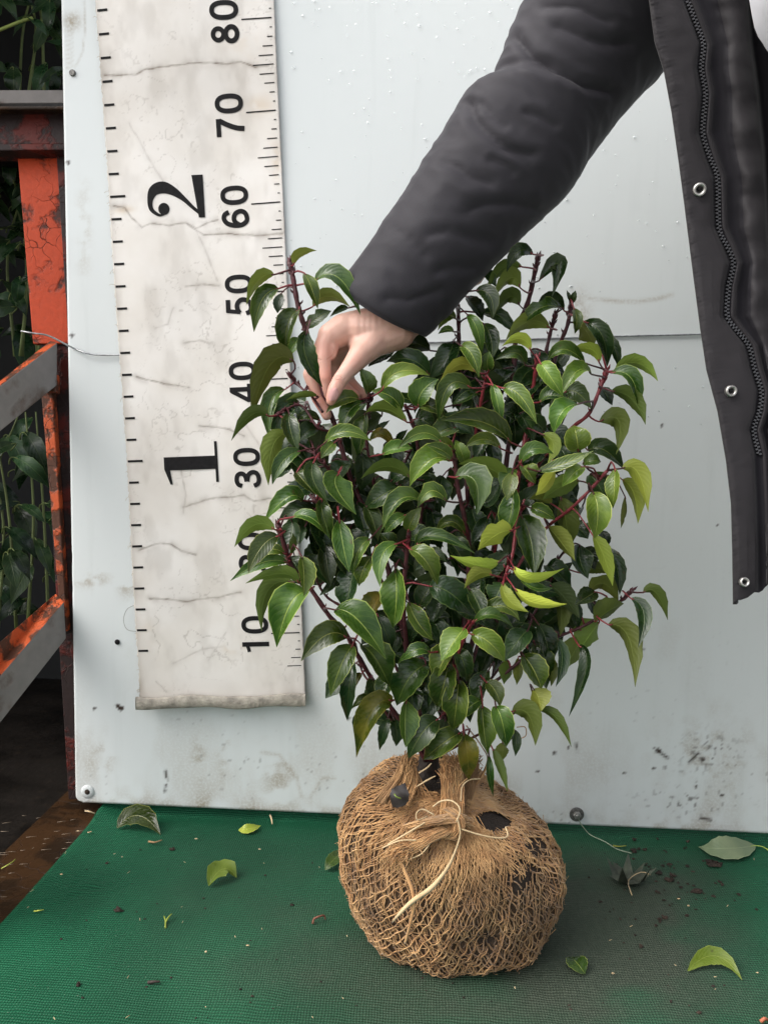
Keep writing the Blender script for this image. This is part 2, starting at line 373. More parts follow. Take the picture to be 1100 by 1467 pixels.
gr += .45*np.exp(-(seg_dist(qx, qy, [(120, 0), (122, 40), (118, 75), (108, 95)])/1.3)**2)
spt = np.zeros_like(gr)
for poly in [[(987, 1092), (1000, 1080), (1012, 1072), (1017, 1070)], [(937, 1073), (945, 1078), (956, 1086)], [(825, 1066), (826, 1078)], [(1003, 1172), (1022, 1176)], [(237, 1105), (239, 1118), (236, 1135)]]:
    spt = np.maximum(spt, np.exp(-(seg_dist(qx, qy, poly)/2.0)**2)*sstep(.35, .55, fbm(X*260, Z*260, 2)))
spt = np.maximum(spt, .8*np.exp(-((qx-1018)/38)**2-((qy-1078)/26)**2)*sstep(.64, .72, fbm(X*300, Z*300, 2)))
spt = np.maximum(spt, .7*np.exp(-((qx-985)/70)**2-((qy-1150)/22)**2)*sstep(.72, .80, fbm(X*260+8, Z*260, 2)))
for (sx, sy, sr) in [(943, 1076, 4), (936, 1101, 2.5), (952, 1100, 2), (1006, 1089, 3.2), (997, 1127, 2.5), (894, 1108, 2), (948, 609, 2.6), (173, 1015, 4), (168, 1011, 3), (135, 1015, 2.5), (794, 1079, 2.4), (814, 1071, 2.2), (500, 1030, 2), (1034, 1140, 2.5),
                     (770, 1105, 2), (690, 1180-30, 2.4), (921, 931, 1.8), (1028, 752, 2), (98, 232, 3), (103, 480, 3)]:
    spt = np.maximum(spt, sstep(sr+.8, sr-.8, np.hypot(qx-sx, qy-sy)))
spt = np.maximum(spt, sstep(.90, .93, fbm(X*300+3, Z*300, 1))*np.clip(low*.9, 0, .4)*sstep(.5,.7,fbm(X*12,Z*12,2)))
nb = len(P); nc = len(xs); nr = len(zs)
b_ = MB(); f = grid_faces(nr, nc)
rim = [i for i in range(nc)]+[r_*nc+nc-1 for r_ in range(1, nr)]+[(nr-1)*nc+c for c in range(nc-2, -1, -1)]+[r_*nc for r_ in range(nr-2, 0, -1)]
back = P[rim]+np.array([0, .005, 0]); V = np.vstack([P, back]); k = len(rim)
f += [(rim[i], nb+i, nb+(i+1) % k, rim[(i+1) % k]) for i in range(k)]+[tuple(nb+i for i in range(k))[::-1]]
b_.add(V, f)
zer = np.zeros(k)
board = b_.build('white_board', board_material(), attrs={'grime': np.concatenate([np.clip(gr, 0, 1).ravel(), zer+.3]), 'spots': np.concatenate([np.clip(spt, 0, 1).ravel(), zer])})
tag(board, 'large white painted backing board standing behind the plant, dirty along its bottom', 'board')
def bolt(px, py, r_px, washer=True, proud=.004):
    c = on_y(px, py, -.001); r = r_px*.9/F; root = MB()
    def disc(rr, y0, y1, n=20, hexa=False):
        n = 6 if hexa else n; a = np.arange(n)*2*math.pi/n
        v = [[c[0]+s*rr*math.cos(t), y, c[2]+s*rr*math.sin(t)] for (s, y) in ((1, y0), (1, y1*.7+y0*.3), (.86, y1)) for t in a]
        return v, grid_faces(3, n, True)+[tuple(range(2*n, 3*n))[::-1]]
    o = None
    if washer:
        root.add(*disc(r, -.0005, -.0022)); o = root.build('washer', M['dark_metal'], board, smooth=False)
        h = MB(); h.add(*disc(r*.55, -.002, -.002-proud, hexa=True)); h.add(*disc(r*.28, -.002-proud*.9, -.002-proud*1.6, 10)); h.build('bolt', M['metal'], o, smooth=False)
    else:
        root.add(*disc(r, -.0005, -.003, 14)); o = root.build('screw', M['dark_metal'], board, smooth=False)
    return o
bolt(826, 1167, 10.5); bolt(104, 104, 4.5, False)
w_ = MB(); c = on_y(125, 1135, -.001); a = np.arange(24)*2*math.pi/24
w_.add([[c[0]+rr*math.cos(t), yy, c[2]+rr*math.sin(t)] for rr, yy in ((.0085, -.0003), (.008, -.0012), (.0034, -.0012)) for t in a], grid_faces(3, 24, True))
ww = w_.build('washer', simple('white washer', (.6, .63, .62), .4, var=.1), board)
h = MB(); h.add(*sphere(c+np.array([0, -.0004, 0]), .0034, 6, 12, (1, .3, 1))); h.build('bolt', M['soil'], ww)
h = MB(); c = on_y(168, 920, -.0006); h.add(*sphere(c, .0034, 6, 12, (1, .15, 1))); h.build('screw_hole', M['ink'], board)

# rain drops on the upper part of the board
dm, dn, db = mat('water drop'); db.inputs['Base Color'].default_value = (.92, .95, .95, 1); db.inputs['Roughness'].default_value = .05
db.inputs['Transmission Weight'].default_value = .85; db.inputs['IOR'].default_value = 1.33
b_ = MB(); rr = random.Random(5)
for i in range(300):
    x = rr.uniform(415, 1030); y = 640*rr.random()**1.6
    c = on_y(x, y, -.0012); r = rr.uniform(.0004, .0011)*(1.5 if rr.random() < .12 else 1)
    b_.add(*sphere(c, r, 4, 8, (rr.uniform(.8, 1.5), .45, rr.uniform(.7, 1.3))))
tag(b_.build('water_drops', dm), 'small rain drops clinging to the upper white board', 'water', kind='stuff')

# ------------------------------------------------------------------ measuring banner
BT = R(3.13); BXR, BZ, BW = -.139, .142, .202
BH0, BH1 = .014, 1.10
def bwave(u, h): return .0022*np.sin(h*7.3+u*9)+.0016*np.sin(h*17+2-u*14)+.0012*np.sin(u*33+h*4)
def ban(u, h, off=0.):
    """u metres leftward from the right edge, h metres up the scale"""
    u = np.asarray(u, float); h = np.asarray(h, float)
    y = -.0062-bwave(u, h)-off
    return np.stack([BXR-math.sin(BT)*h-u*math.cos(BT), y+0*u, BZ+h*math.cos(BT)-u*math.sin(BT)], -1)
def ban_inv(px, py):
    P = on_y(px, py, -.006); dx, dz = P[0]-BXR, P[2]-BZ
    return (-dx*math.cos(BT)-dz*math.sin(BT), -dx*math.sin(BT)+dz*math.cos(BT))
def banner_material():
    mt, nt, b = mat('cream vinyl banner'); tc = nd(nt, 'ShaderNodeTexCoord')
    a = nd(nt, 'ShaderNodeAttribute', attribute_name='grime'); ck = nd(nt, 'ShaderNodeAttribute', attribute_name='crack'); sy_ = nd(nt, 'ShaderNodeAttribute', attribute_name='stain')
    n = noise_(nt, tc.outputs['Object'], 14., 5.); n2 = noise_(nt, tc.outputs['Object'], 500., 3.)
    c = mixrgb(nt, ramp(nt, n, .3, .7), (.75, .71, .65), (.83, .80, .755))
    c = mixrgb(nt, a.outputs['Fac'], c, (.29, .25, .20)); c = mixrgb(nt, sy_.outputs['Fac'], c, (.50, .32, .12)); c = mixrgb(nt, ck.outputs['Fac'], c, (.145, .105, .07))
    nt.links.new(c, b.inputs['Base Color']); b.inputs['Roughness'].default_value = .42
    bp = nd(nt, 'ShaderNodeBump'); bp.inputs['Strength'].default_value = .22; bp.inputs['Distance'].default_value = .0015
    nt.links.new(math_(nt, 'ADD', math_(nt, 'MULTIPLY', ck.outputs['Fac'], -1.), math_(nt, 'ADD', math_(nt, 'MULTIPLY', n2, .08), math_(nt, 'MULTIPLY', n, .6))), bp.inputs['Height']); nt.links.new(bp.outputs[0], b.inputs['Normal']); return mt
us = np.linspace(0, BW, 150); hs_ = np.linspace(BH0, BH1, 800); U, H = np.meshgrid(us, hs_)
Ue = U.copy(); jag = .0009*(fbm(hs_*300, hs_*0, 2)-.5); Ue[:, -1] += jag*2; Ue[:, 0] -= jag
crk = np.zeros_like(U)
wob = .0022*(fbm(U*90, H*90, 3)-.5); wob2 = .0022*(fbm(U*90+40, H*90+7, 3)-.5)
cracks = [([(150,108),(195,108),(210,100),(240,97),(262,93),(300,90),(325,92),(345,88),(365,95),(385,94)], .8), ([(163,295),(180,297),(190,312),(203,325),(215,320),(240,322),(265,318),(280,325),(295,318),(310,313)], .75),
  ([(265,318),(290,335),(330,333),(365,336),(405,334)], .75), ([(265,410),(290,406),(312,408)], .55), ([(195,540),(215,545),(235,550),(250,552),(270,555)], .8), ([(262,492),(285,487),(300,492)], .5),
  ([(285,610),(305,612),(330,616),(350,625)], .6), ([(262,727),(300,715),(330,712),(350,710),(365,718),(390,714)], .6), ([(200,788),(230,778),(245,780),(260,790),(280,795)], .75), ([(215,857),(240,858),(270,862),(290,858),(315,855),(345,848)], .7),
  ([(185,175),(210,220),(235,262)], .3), ([(275,320),(295,362),(310,400)], .35), ([(258,672),(266,710),(262,735)], .4), ([(222,470),(240,465),(248,440)], .3), ([(250,950),(290,930),(320,925)], .35), ([(225,975),(240,990)], .4), ([(300,945),(325,905)], .3), ([(345,600),(375,640)],.3)]
for poly, amp in cracks:
    pl = [ban_inv(*p) for p in poly]
    d = seg_dist(U+wob, H+wob2, pl)
    crk = np.maximum(crk, amp*(np.exp(-(d/.0009)**2)*(.15+1.1*fbm(U*160, H*160, 3))+.42*np.exp(-(d/.0045)**2)*sstep(.3, .75, fbm(U*80, H*80, 3))))
v_ = np.abs(fbm(U*26, H*34, 4)-.5); crk = np.maximum(crk, .32*sstep(.012, .002, v_)*sstep(.5, .7, fbm(U*9+3, H*9, 2)))
v_ = np.abs(fbm(U*60+9, H*60, 3)-.5); crk = np.maximum(crk, .25*sstep(.016, .003, v_)*sstep(.52, .7, fbm(U*14+8, H*12, 2)))
gr = .12*sstep(.4, .75, fbm(U*20, H*14, 4))+.62*np.exp(-(H-BH0)/.022)*(.6+.8*fbm(U*30, H*50, 3))+.20*sstep(.45, .8, fbm(U*50+7, H*26, 4))+.30*np.exp(-U/.006)*fbm(H*40, U*40, 2)+.4*np.exp(-(BW-U)/.004)
gr += .20*np.exp(-(BH1-.36-H)**2/.002)
sta = np.zeros_like(U)
for (x, y, rx, ry, am) in [(338, 928, .012, .005, .5), (178, 300, .010, .004, .45), (372, 150, .016, .010, .30), (210, 905, .012, .012, .15), (350, 60, .02, .02, .12), (395, 230, .006, .02, .3)]:
    u0, h0 = ban_inv(x, y); sta = np.maximum(sta, am*np.exp(-((U-u0)/rx)**2-((H-h0)/ry)**2)*sstep(.3, .6, fbm(U*70, H*70, 3)))
P = ban(Ue, H); hem = np.exp(-((H-BH0-.012)/.006)**2)
P[..., 1] -= .0045*np.exp(-(H-BH0)/.02)
b_ = MB(); b_.add(P.reshape(-1, 3), [q[::-1] for q in grid_faces(*U.shape)])
banner = b_.build('measuring_banner', banner_material(), attrs={'grime': np.clip(gr, 0, 1).ravel(), 'crack': np.clip(crk, 0, 1).ravel(), 'stain': sta.ravel()})
md = banner.modifiers.new('thick', 'SOLIDIFY'); md.thickness = .0008; md.offset = -1
tag(banner, 'cracked cream vinyl height banner printed with black numerals, hung on the white board', 'banner')
# hem pocket with rolled bottom
b_ = MB(); uu = np.linspace(-.001, BW+.003, 60); pts = ban(uu, BH0+.006+.0012*np.sin(uu*60), .006)
ang = np.arange(10)*2*math.pi/10
vv = [p+np.array([0, (.0026+.0003*math.sin(i*.8))*math.cos(t)-.0022, (.0075+.0006*math.sin(i*.35))*np.sign(math.sin(t))*abs(math.sin(t))**.5]) for i, p in enumerate(pts) for t in ang]
b_.add(vv, grid_faces(60, 10, True)+[tuple(range(10)), tuple(range(590, 600))[::-1]])
b_.build('hem', simple('grimy banner hem', (.33, .30, .25), .6, var=.35, scale=90, bump=.6, bscale=300), banner)
# frayed threads at the left edge and corner
b_ = MB(); rr = random.Random(9)
for i in range(60):
    h0 = BH0+(.03*rr.random() if i < 25 else rr.random()*.85); p = ban(BW-.001, h0, .001); L = rr.uniform(.002, .006)
    d = np.array([-L*rr.uniform(.4, 1), -L*.4, L*rr.uniform(-.9, .4)]); b_.add(*tube(np.array([p, p+d*.6, p+d+np.array([0, 0, -L*.3])]), .00022, 3))
b_.build('frayed_threads', simple('banner thread', (.5, .44, .34), .8), banner)['kind'] = 'stuff'

# --- print
def stroke(pts, w, n=None, closed=False):
    """flat stroke outline -> list of (left,right) strips"""
    P = np.asarray(pts, float)
    if n: P = catmull(P, n)
    T = nrm(np.gradient(P, axis=0))
    if closed: T = nrm(np.roll(P, -1, 0)-np.roll(P, 1, 0))
    N = np.stack([-T[:, 1], T[:, 0]], -1); w = np.broadcast_to(np.asarray(w, float), (len(P),))
    V = np.empty((2*len(P), 2)); V[0::2] = P+N*w[:, None]/2; V[1::2] = P-N*w[:, None]/2
    n_ = len(P); f = [(2*i, 2*i+1, 2*((i+1) % n_)+1, 2*((i+1) % n_)) for i in range(n_ if closed else n_-1)]
    return V, f
def ell(cx, cy, rx, ry, n=36):
    t = np.arange(n)*2*math.pi/n; return np.stack([cx+rx*np.cos(t), cy+ry*np.sin(t)], -1)
W_ = .165
DIG = {
 '0': [stroke(np.stack([.33+.245*np.sign(np.cos(t:=np.arange(48)*2*math.pi/48))*np.abs(np.cos(t))**.82, .5+.417*np.sign(np.sin(t))*np.abs(np.sin(t))**.82], -1), W_, closed=True)],
 '1': [stroke([(.40, 0), (.40, 1)], .17, 6), stroke([(.45, .90), (.33, .80), (.12, .74)], .13, 8)],
 '2': [stroke([(.09, .66), (.11, .80), (.2, .89), (.33, .915), (.48, .87), (.55, .74), (.5, .58), (.32, .36), (.13, .12)], W_, 30), stroke([(.04, .083), (.62, .083)], W_, 4)],
 '3': [stroke([(.08, .72), (.14, .86), (.3, .915), (.47, .87), (.53, .73), (.45, .6), (.24, .54)], W_, 26), stroke([(.24, .53), (.47, .47), (.57, .30), (.5, .14), (.32, .085), (.15, .13), (.075, .28)], W_, 26)],
 '4': [stroke([(.47, 0), (.47, 1)], W_, 6), stroke([(.43, .95), (.07, .30)], .15, 6), stroke([(.01, .28), (.66, .28)], .15, 4)],
 '5': [stroke([(.13, .915), (.58, .915)], W_, 4), stroke([(.19, .97), (.13, .48)], .14, 4), stroke([(.10, .50), (.24, .58), (.42, .58), (.55, .46), (.56, .30), (.47, .14), (.3, .085), (.14, .13), (.075, .27)], W_, 32)],
 '6': [stroke([(.56, .73), (.48, .88), (.33, .915), (.17, .80), (.09, .55), (.10, .28), (.2, .12), (.33, .085), (.5, .15), (.57, .31), (.5, .49), (.34, .56), (.2, .51), (.11, .38)], W_, 50)],
 '7': [stroke([(.03, .915), (.63, .915)], W_, 4), stroke([(.57, .88), (.42, .6), (.30, .28), (.26, 0)], .17, 14)],
 '8': [stroke(ell(.33, .735, .19, .18), .155, closed=True), stroke(ell(.33, .28, .235, .20), .165, closed=True)],
}
DIG['9'] = [(np.array([.66, 1.])-V, f) for V, f in DIG['6']]
def rect(a0, a1, b0, b1): return np.array([(a0, b0), (a1, b0), (a1, b1), (a0, b1)], float), [(0, 1, 2, 3)]
def serif(ch):
    if ch == '2':
        S = catmull([(.10, .72, .02), (.10, .82, .05), (.2, .94, .075), (.36, .955, .10), (.52, .88, .18), (.57, .72, .205), (.50, .54, .15), (.36, .36, .085), (.2, .2, .06), (.10, .08, .06)], 46)
        disc = ell(.20, .72, .105, .10, 20)
        return [stroke(S[:, :2], S[:, 2]), (np.vstack([[(.20, .72)], disc]), [(0, i+1, (i+1) % 20+1) for i in range(20)]), (np.array([(.03, 0), (.76, 0), (.76, .20), (.03, .11)]), [(0, 1, 2, 3)])]
    return [rect(.26, .50, .03, .985), rect(.02, .76, 0, .05), (np.array([(.50, 1.0), (.28, 1.0), (.0, .90), (.0, .86), (.29, .90), (.50, .93)]), [(0, 1, 2, 3), (0, 3, 4, 5)])]
def put(ch, parts, a0, b0, size):
    b_ = MB()
    for k, (V, f) in enumerate(parts):
        a = a0+V[:, 0]*size; bb = b0+V[:, 1]*size
        b_.add(ban(bb, a, .0005+.00006*k), f)
    return b_.build('numeral', M['ink'], banner, smooth=False)
SZ = .0325
for n10 in range(1, 11):
    t = str(n10*10); 
    if n10 == 10: wtot = 3*.024
    h0 = n10*.1-.0245*len(t)/2.-.001
    for k, ch in enumerate(t): put(ch, DIG[ch], h0+k*.0258, .0405, SZ)
INO = .0060
for n, h in (('1', .3048), ('2', .6096), ('3', .9144)):
    if n == '3': 
        put('3', DIG['3'], h-.024+INO, .092, .065)
    else: put(n, serif(n), h-.0245+INO*.2, .092, .065)
LEN = {0: .034, 1: .0025, 2: .006, 3: .0115, 4: .0165, 5: .0235, 6: .0165, 7: .0115, 8: .006, 9: .0025}
def tick(h, w, u0, u1):
    V, f_ = rect(h-w/2, h+w/2, u0, u1); b_ = MB(); b_.add(ban(V[:, 1], V[:, 0], .0005), f_); b_.build('tick_mark', M['ink'], banner, smooth=False)
for c_ in range(3, 107): tick(c_/100, .0011 if c_ % 10 else .0014, .0035, .0035+LEN[c_ % 10])
for i in range(2, 42): tick(i*.0254+INO, .0026, BW-.0015-(.018 if i % 12 == 0 else .0120), BW-.0015)

# ------------------------------------------------------------------ wire across the board
pts = [at(30, 474, .84), at(47, 477, .84), at(70, 481, .85)]+[on_y(x, y, yy) for x, y, yy in ((100, 496, -.004), (122, 505, -.004), (140, 508, -.003), (178, 508, -.0025), (300, 503, -.0022), (600, 491, -.0022), (870, 482, -.0022), (1005, 478.5, -.0022), (1180, 473, -.002))]
b_ = MB(); b_.add(*tube(catmull(pts, 90), .0010, 6)); tag(b_.build('tie_wire', M['wire']), 'thin steel wire stretched across the white board and hooked on the red rack', 'wire')
b_ = MB(); b_.add(*tube(catmull([on_y(195, 866, -.002), on_y(182, 873, -.003), on_y(177, 888, -.003), on_y(182, 902, -.003), on_y(197, 905, -.002)], 24), .00035, 4))
tag(b_.build('loose_thread', simple('grey thread', (.35, .35, .33), .7)), 'fine grey thread curling out from the banner edge by a small hole', 'thread')
b_ = MB(); b_.add(*tube(catmull([on_y(829, 1174, -.003), on_y(833, 1182, -.004), on_z(845, 1196, .006), on_z(866, 1206, .005), on_z(884, 1217, .005), on_z(905, 1223, .005)], 30), .0006, 5))
tag(b_.build('string', simple('pale green string', (.30, .36, .26), .8)), 'thin pale string hanging from the board bolt onto the green mat', 'string')

# ------------------------------------------------------------------ red steel rack at the left
rack = empty('steel_rack', on_z(40, 1140, 0.)+np.array([0, .05, 0]))
tag(rack, 'rusty steel rack with flaking orange red paint beside the white board', 'rack')
def prism(A, B, e1, e2):
    """bar from A to B with half-edge vectors e1,e2"""
    A, B, e1, e2 = map(np.asarray, (A, B, e1, e2)); v = [P+s*e1+t*e2 for P in (A, B) for s, t in ((-1, -1), (1, -1), (1, 1), (-1, 1))]
    return v, [(0, 3, 2, 1), (4, 5, 6, 7), (0, 1, 5, 4), (1, 2, 6, 5), (2, 3, 7, 6), (3, 0, 4, 7)]
def bev(o, w=.0015):
    m_ = o.modifiers.new('b', 'BEVEL'); m_.width = w; m_.segments = 2; return o
DP = .955
def bar4(name, q0, q1, d0, d1, thick, mt, parent=rack, w=.0012):
    """box bar: face edges q0=((x,y) near-a,(x,y) near-b) at depth d0 ; q1 at depth d1"""
    a0, a1 = at(*q0[0], d0), at(*q0[1], d0); c0, c1 = at(*q1[0], d1), at(*q1[1], d1)
    n = nrm(np.cross(a1-a0, c0-a0)); n = n if n@FWD > 0 else -n; t = n*thick
    b = MB(); b.add([a0, a1, c1, c0, a0+t, a1+t, c1+t, c0+t], [(0, 1, 2, 3), (7, 6, 5, 4), (0, 4, 5, 1), (1, 5, 6, 2), (2, 6, 7, 3), (3, 7, 4, 0)])
    return bev(b.build(name, mt, parent, smooth=False), w)
# upper post: front flange with darker returned web
bar4('post', ((24, 214), (92, 214)), ((47, 492), (112, 492)), DP, DP, .012, M['red'])
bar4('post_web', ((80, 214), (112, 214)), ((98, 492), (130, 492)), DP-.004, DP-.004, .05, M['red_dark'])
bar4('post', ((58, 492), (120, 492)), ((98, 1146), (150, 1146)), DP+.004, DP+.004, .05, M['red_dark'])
bar4('post_flange', ((57, 545), (74, 545)), ((88, 905), (96, 905)), DP-.012, DP-.008, .012, M['red_edge'])
bar4('bracket', ((61, 535), (79, 535)), ((62, 562), (79, 562)), DP-.020, DP-.020, .014, M['red_edge'])
# top beam: channel with a grey upper ledge
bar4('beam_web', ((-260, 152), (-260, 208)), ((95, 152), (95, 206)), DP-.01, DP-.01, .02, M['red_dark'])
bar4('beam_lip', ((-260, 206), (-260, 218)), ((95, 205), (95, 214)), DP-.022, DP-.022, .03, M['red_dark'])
def quad_bar(name, pts, thick, mt):
    P = [np.asarray(p) for p in pts]; n = nrm(np.cross(P[1]-P[0], P[3]-P[0])); n = n if n[2] < 0 else -n
    b = MB(); b.add(P+[p+n*thick for p in P], [(0, 1, 2, 3), (7, 6, 5, 4), (0, 4, 5, 1), (1, 5, 6, 2), (2, 6, 7, 3), (3, 7, 4, 0)])
    return bev(b.build(name, mt, rack, smooth=False))
lz = at(40, 151, DP-.025)
e = lambda px, d: at(px, 151, d)
quad_bar('beam_top', [at(-260, 152, DP-.030), at(95, 151, DP-.030), at(95, 151, DP-.030)+np.array([0, .075, .010]), at(-260, 152, DP-.030)+np.array([0, .075, .010])], .004, M['rust_strip'])
bar4('beam_back', ((-260, 128), (-260, 149)), ((96, 128), (96, 147)), DP+.055, DP+.055, .006, M['grey_steel'])
# two sloping side bars coming forward to the left
def side_bar(tu, tl, fl, d_near=.70, d_far=.935):
    # pixel lines: (x0,y0,x1,y1) extended to x=-170 ; x1 at the post
    def ext(l, x): return l[1]+(l[3]-l[1])*(x-l[0])/(l[2]-l[0])
    X0 = -170
    a, b2, c2 = (np.array([at(X0, ext(l, X0), d_near), at(l[2], l[3], d_far)]) for l in (tl, fl, tu))
    bk = c2-a; bk = nrm(bk+FWD*.03)*.045    # top face runs back from the front edge
    bk = c2+FWD*.02-a
    v = [a[0], a[1], b2[1], b2[0], a[0]+bk[0], a[1]+bk[1], b2[1]+bk[1], b2[0]+bk[0]]
    m1 = MB(); m1.add(v, [(3, 2, 1, 0), (0, 1, 5, 4), (4, 5, 6, 7), (7, 6, 2, 3), (1, 2, 6, 5), (0, 4, 7, 3)])
    m1.m = [0, 1, 0, 0, 0, 0]
    return bev(m1.build('side_rail', [M['grey_steel'], M['red_edge']], rack, smooth=False))
side_bar((0, 531, 62, 482), (0, 552, 82, 490), (0, 618, 82, 552))
side_bar((0, 912, 70, 852), (0, 969, 92, 862), (0, 1037, 95, 915))
fp = (at(-175, 705, .70)+at(-175, 1150, .70))/2; b_ = MB(); b_.add(*box((fp[0]-.02, fp[1], .36), .05, .05, .78)); bev(b_.build('post', M['red'], rack, smooth=False))
b_ = MB(); b_.add(*tube(catmull([on_z(2, 1245, .002), on_z(14, 1238, .006), on_z(22, 1232, .003)], 8), .0008, 4)); 
tag(b_.build('grass_blade', M['leaf_light'].copy()), 'short green blade lying on the wet dark platform by the rack', 'grass')

# ------------------------------------------------------------------ leaf builder
def leaf_geo(mb, P0, P1, P2, w, ntop, fold=.28, wave=.06, ph=0., rows=13, serr=.045, petiole=None, prad=.0009, mi=0, pmi=1, tipsharp=1., bite=None):
    P0, P1, P2 = map(np.asarray, (P0, P1, P2)); ctl = 2*P1-.5*(P0+P2)
    t = np.linspace(0, 1, rows)[:, None]
    C = (1-t)**2*P0+2*t*(1-t)*ctl+t*t*P2; T = nrm(np.gradient(C, axis=0))
    N = nrm(ntop-T*(T@ntop)[:, None]); S = np.cross(T, N)
    v = t[:, 0]
    sh = np.sin(math.pi*np.clip(v, 0, 1)**.92)**.86*(1-.08*v); sh = sh/sh.max()
    sh = sh*(1-.35*tipsharp*sstep(.74, 1., v)); sh[0] = .04; sh[-1] = .015
    U = np.array([-1, -.55, 0, .55, 1]); out = []
    for i in range(rows):
        hw0 = w/2*sh[i]*(1+(serr if i % 2 else -serr)*(1 if 0 < i < rows-1 else 0))
        for u in U:
            hw = hw0*(1-(bite[1]*math.exp(-((v[i]-bite[0])/.07)**2) if bite and u*bite[2] > .9 else 0)); k = hw*abs(u)
            z = fold*k-.55*fold*hw*max(0, abs(u)-.6)+wave*w*math.sin(v[i]*9+ph+(1.3 if u > 0 else 0))*abs(u)*sh[i]
            x = u*hw*(1-.12*fold*abs(u)) if abs(u) == 1 else u*w/2*sh[i]
            out.append(C[i]+S[i]*x+N[i]*z)
    uv = [((u+1)/2, vv) for vv in v for u in U]
    mb.add(out, grid_faces(rows, 5), mi, uv)
    if petiole is not None:
        A = np.asarray(petiole); Tn = T[0]; L = np.linalg.norm(A-P0)
        cv = catmull([A, .5*(A+P0)-Tn*L*.18+np.array([0, 0, L*.08]), P0, C[1]], 7); mb.add(*tube(cv, np.linspace(prad*1.25, prad*.7, 7), 4), pmi)

# ------------------------------------------------------------------ plant: stems
DL = lambda d: .640+.028*d
STEMS = [  # (pixel polyline, layer start, layer end, r0 px, r1 px, red?, budded tip?)
 ([(415,374),(421,405),(426,434),(433,459),(441,482),(455,530),(468,580),(482,615),(500,680),(516,718),(545,780),(572,880),(606,1050),(612,1090)], 1.2, 3.2, 5.2, 6, 0, 1),
 ([(398,750),(410,790),(420,815),(443,841),(472,883),(494,906),(510,935),(540,985),(585,1050),(610,1090)], 1, 3.2, 5, 5, 0, 1),
 ([(452,822),(455,835),(468,855),(488,868),(520,886),(560,940),(600,1040)], 2.5, 3.4, 2.2, 3.5, 0, 0),
 ([(586,762),(582,800),(578,860),(585,950),(605,1070)], 1, 3.2, 4.5, 4.5, 0, 0),
 ([(645,640),(652,665),(656,700),(666,745),(672,790),(664,900),(642,1000),(618,1090)], 1.2, 3, 4.5, 5, 0, 0),
 ([(771,366),(766,390),(757,430),(746,458),(738,490),(735,560),(728,640),(705,800),(655,1000),(620,1090)], 3.2, 3.6, 5, 5.5, 0, 1),
 ([(818,436),(813,465),(803,490),(790,530),(772,590),(752,680),(715,820),(660,1000),(625,1085)], 3.2, 3.4, 4.2, 4.5, 0, 1),
 ([(796,448),(790,470),(783,500),(775,540),(768,600)], 3.4, 3.4, 4, 4, 0, 1),
 ([(770,512),(766,540),(760,575),(755,610),(748,650),(742,690),(735,760),(700,880)], 1.6, 3, 4.4, 4.2, 1, 1),
 ([(869,530),(858,560),(844,592),(820,612),(790,640),(755,690)], 2, 3, 4.2, 3.6, 1, 1),
 ([(870,674),(845,702),(815,731),(785,754),(755,790),(715,860)], 1.2, 3, 3.4, 3.4, 1, 0),
 ([(762,690),(750,720),(740,750),(735,790),(727,815),(723,832)], 2.6, .9, 4, 3.6, 1, 1),
 ([(905,846),(885,864),(848,890),(820,904),(788,917),(760,935),(715,972),(670,1004),(630,1060)], 2.4, 3.4, 3, 3.6, 0, 1),
 ([(768,1008),(740,1020),(705,1042),(660,1066),(622,1088)], 2.6, 3.4, 2.4, 2.6, 0, 1),
 ([(679,890),(669,906),(652,950),(630,1040)], .8, 3, 3.6, 3.6, 1, 0),
 ([(697,535),(692,560),(686,592),(680,630),(672,700)], 1.2, 2.8, 3.4, 3.6, 1, 0),
 ([(701,720),(711,745),(712,775),(700,830)], 2.6, 3.2, 3.2, 3.4, 1, 0),
 ([(531,566),(526,590),(526,640),(545,740)], 1.6, 3, 3, 3.4, 0, 1),
 ([(580,580),(590,604),(596,625),(604,700),(600,800)], 1.8, 3.2, 3.8, 4, 0, 0),
 ([(656,436),(657,470),(658,515),(664,600),(670,720)], 2.8, 3.4, 4.4, 4.2, 0, 0),
 ([(452,718),(480,740),(503,766),(530,800),(560,860)], 1.4, 3, 3.6, 3.8, 0, 1),
 ([(398,594),(430,580),(455,612),(474,618)], 1.6, 2, 2.4, 2.8, 0, 1),
 ([(415,537),(432,556),(447,568),(462,590)], 1.8, 1.6, 2.6, 2.8, 0, 1),
 ([(452,650),(465,665),(485,690),(503,712)], 1.2, 2, 3.6, 4, 0, 1),
 ([(590,640),(570,690),(560,760),(575,860)], 3.6, 3.6, 3, 3, 0, 0),
 ([(509,922),(518,960),(530,980),(545,1010),(590,1070)], 2.6, 3.2, 2.2, 2.4, 0, 0),
 ([(800,800),(790,830),(770,870),(735,930),(690,990)], 3.6, 3.6, 2.4, 3, 0, 1),
]
plant = empty('laurel_shrub', on_z(640, 1330, 0.) + np.array([0, .02, 0]))
tag(plant, 'young evergreen shrub with glossy dark green leaves, red stems and a jute wrapped root ball', 'shrub')
SP = []
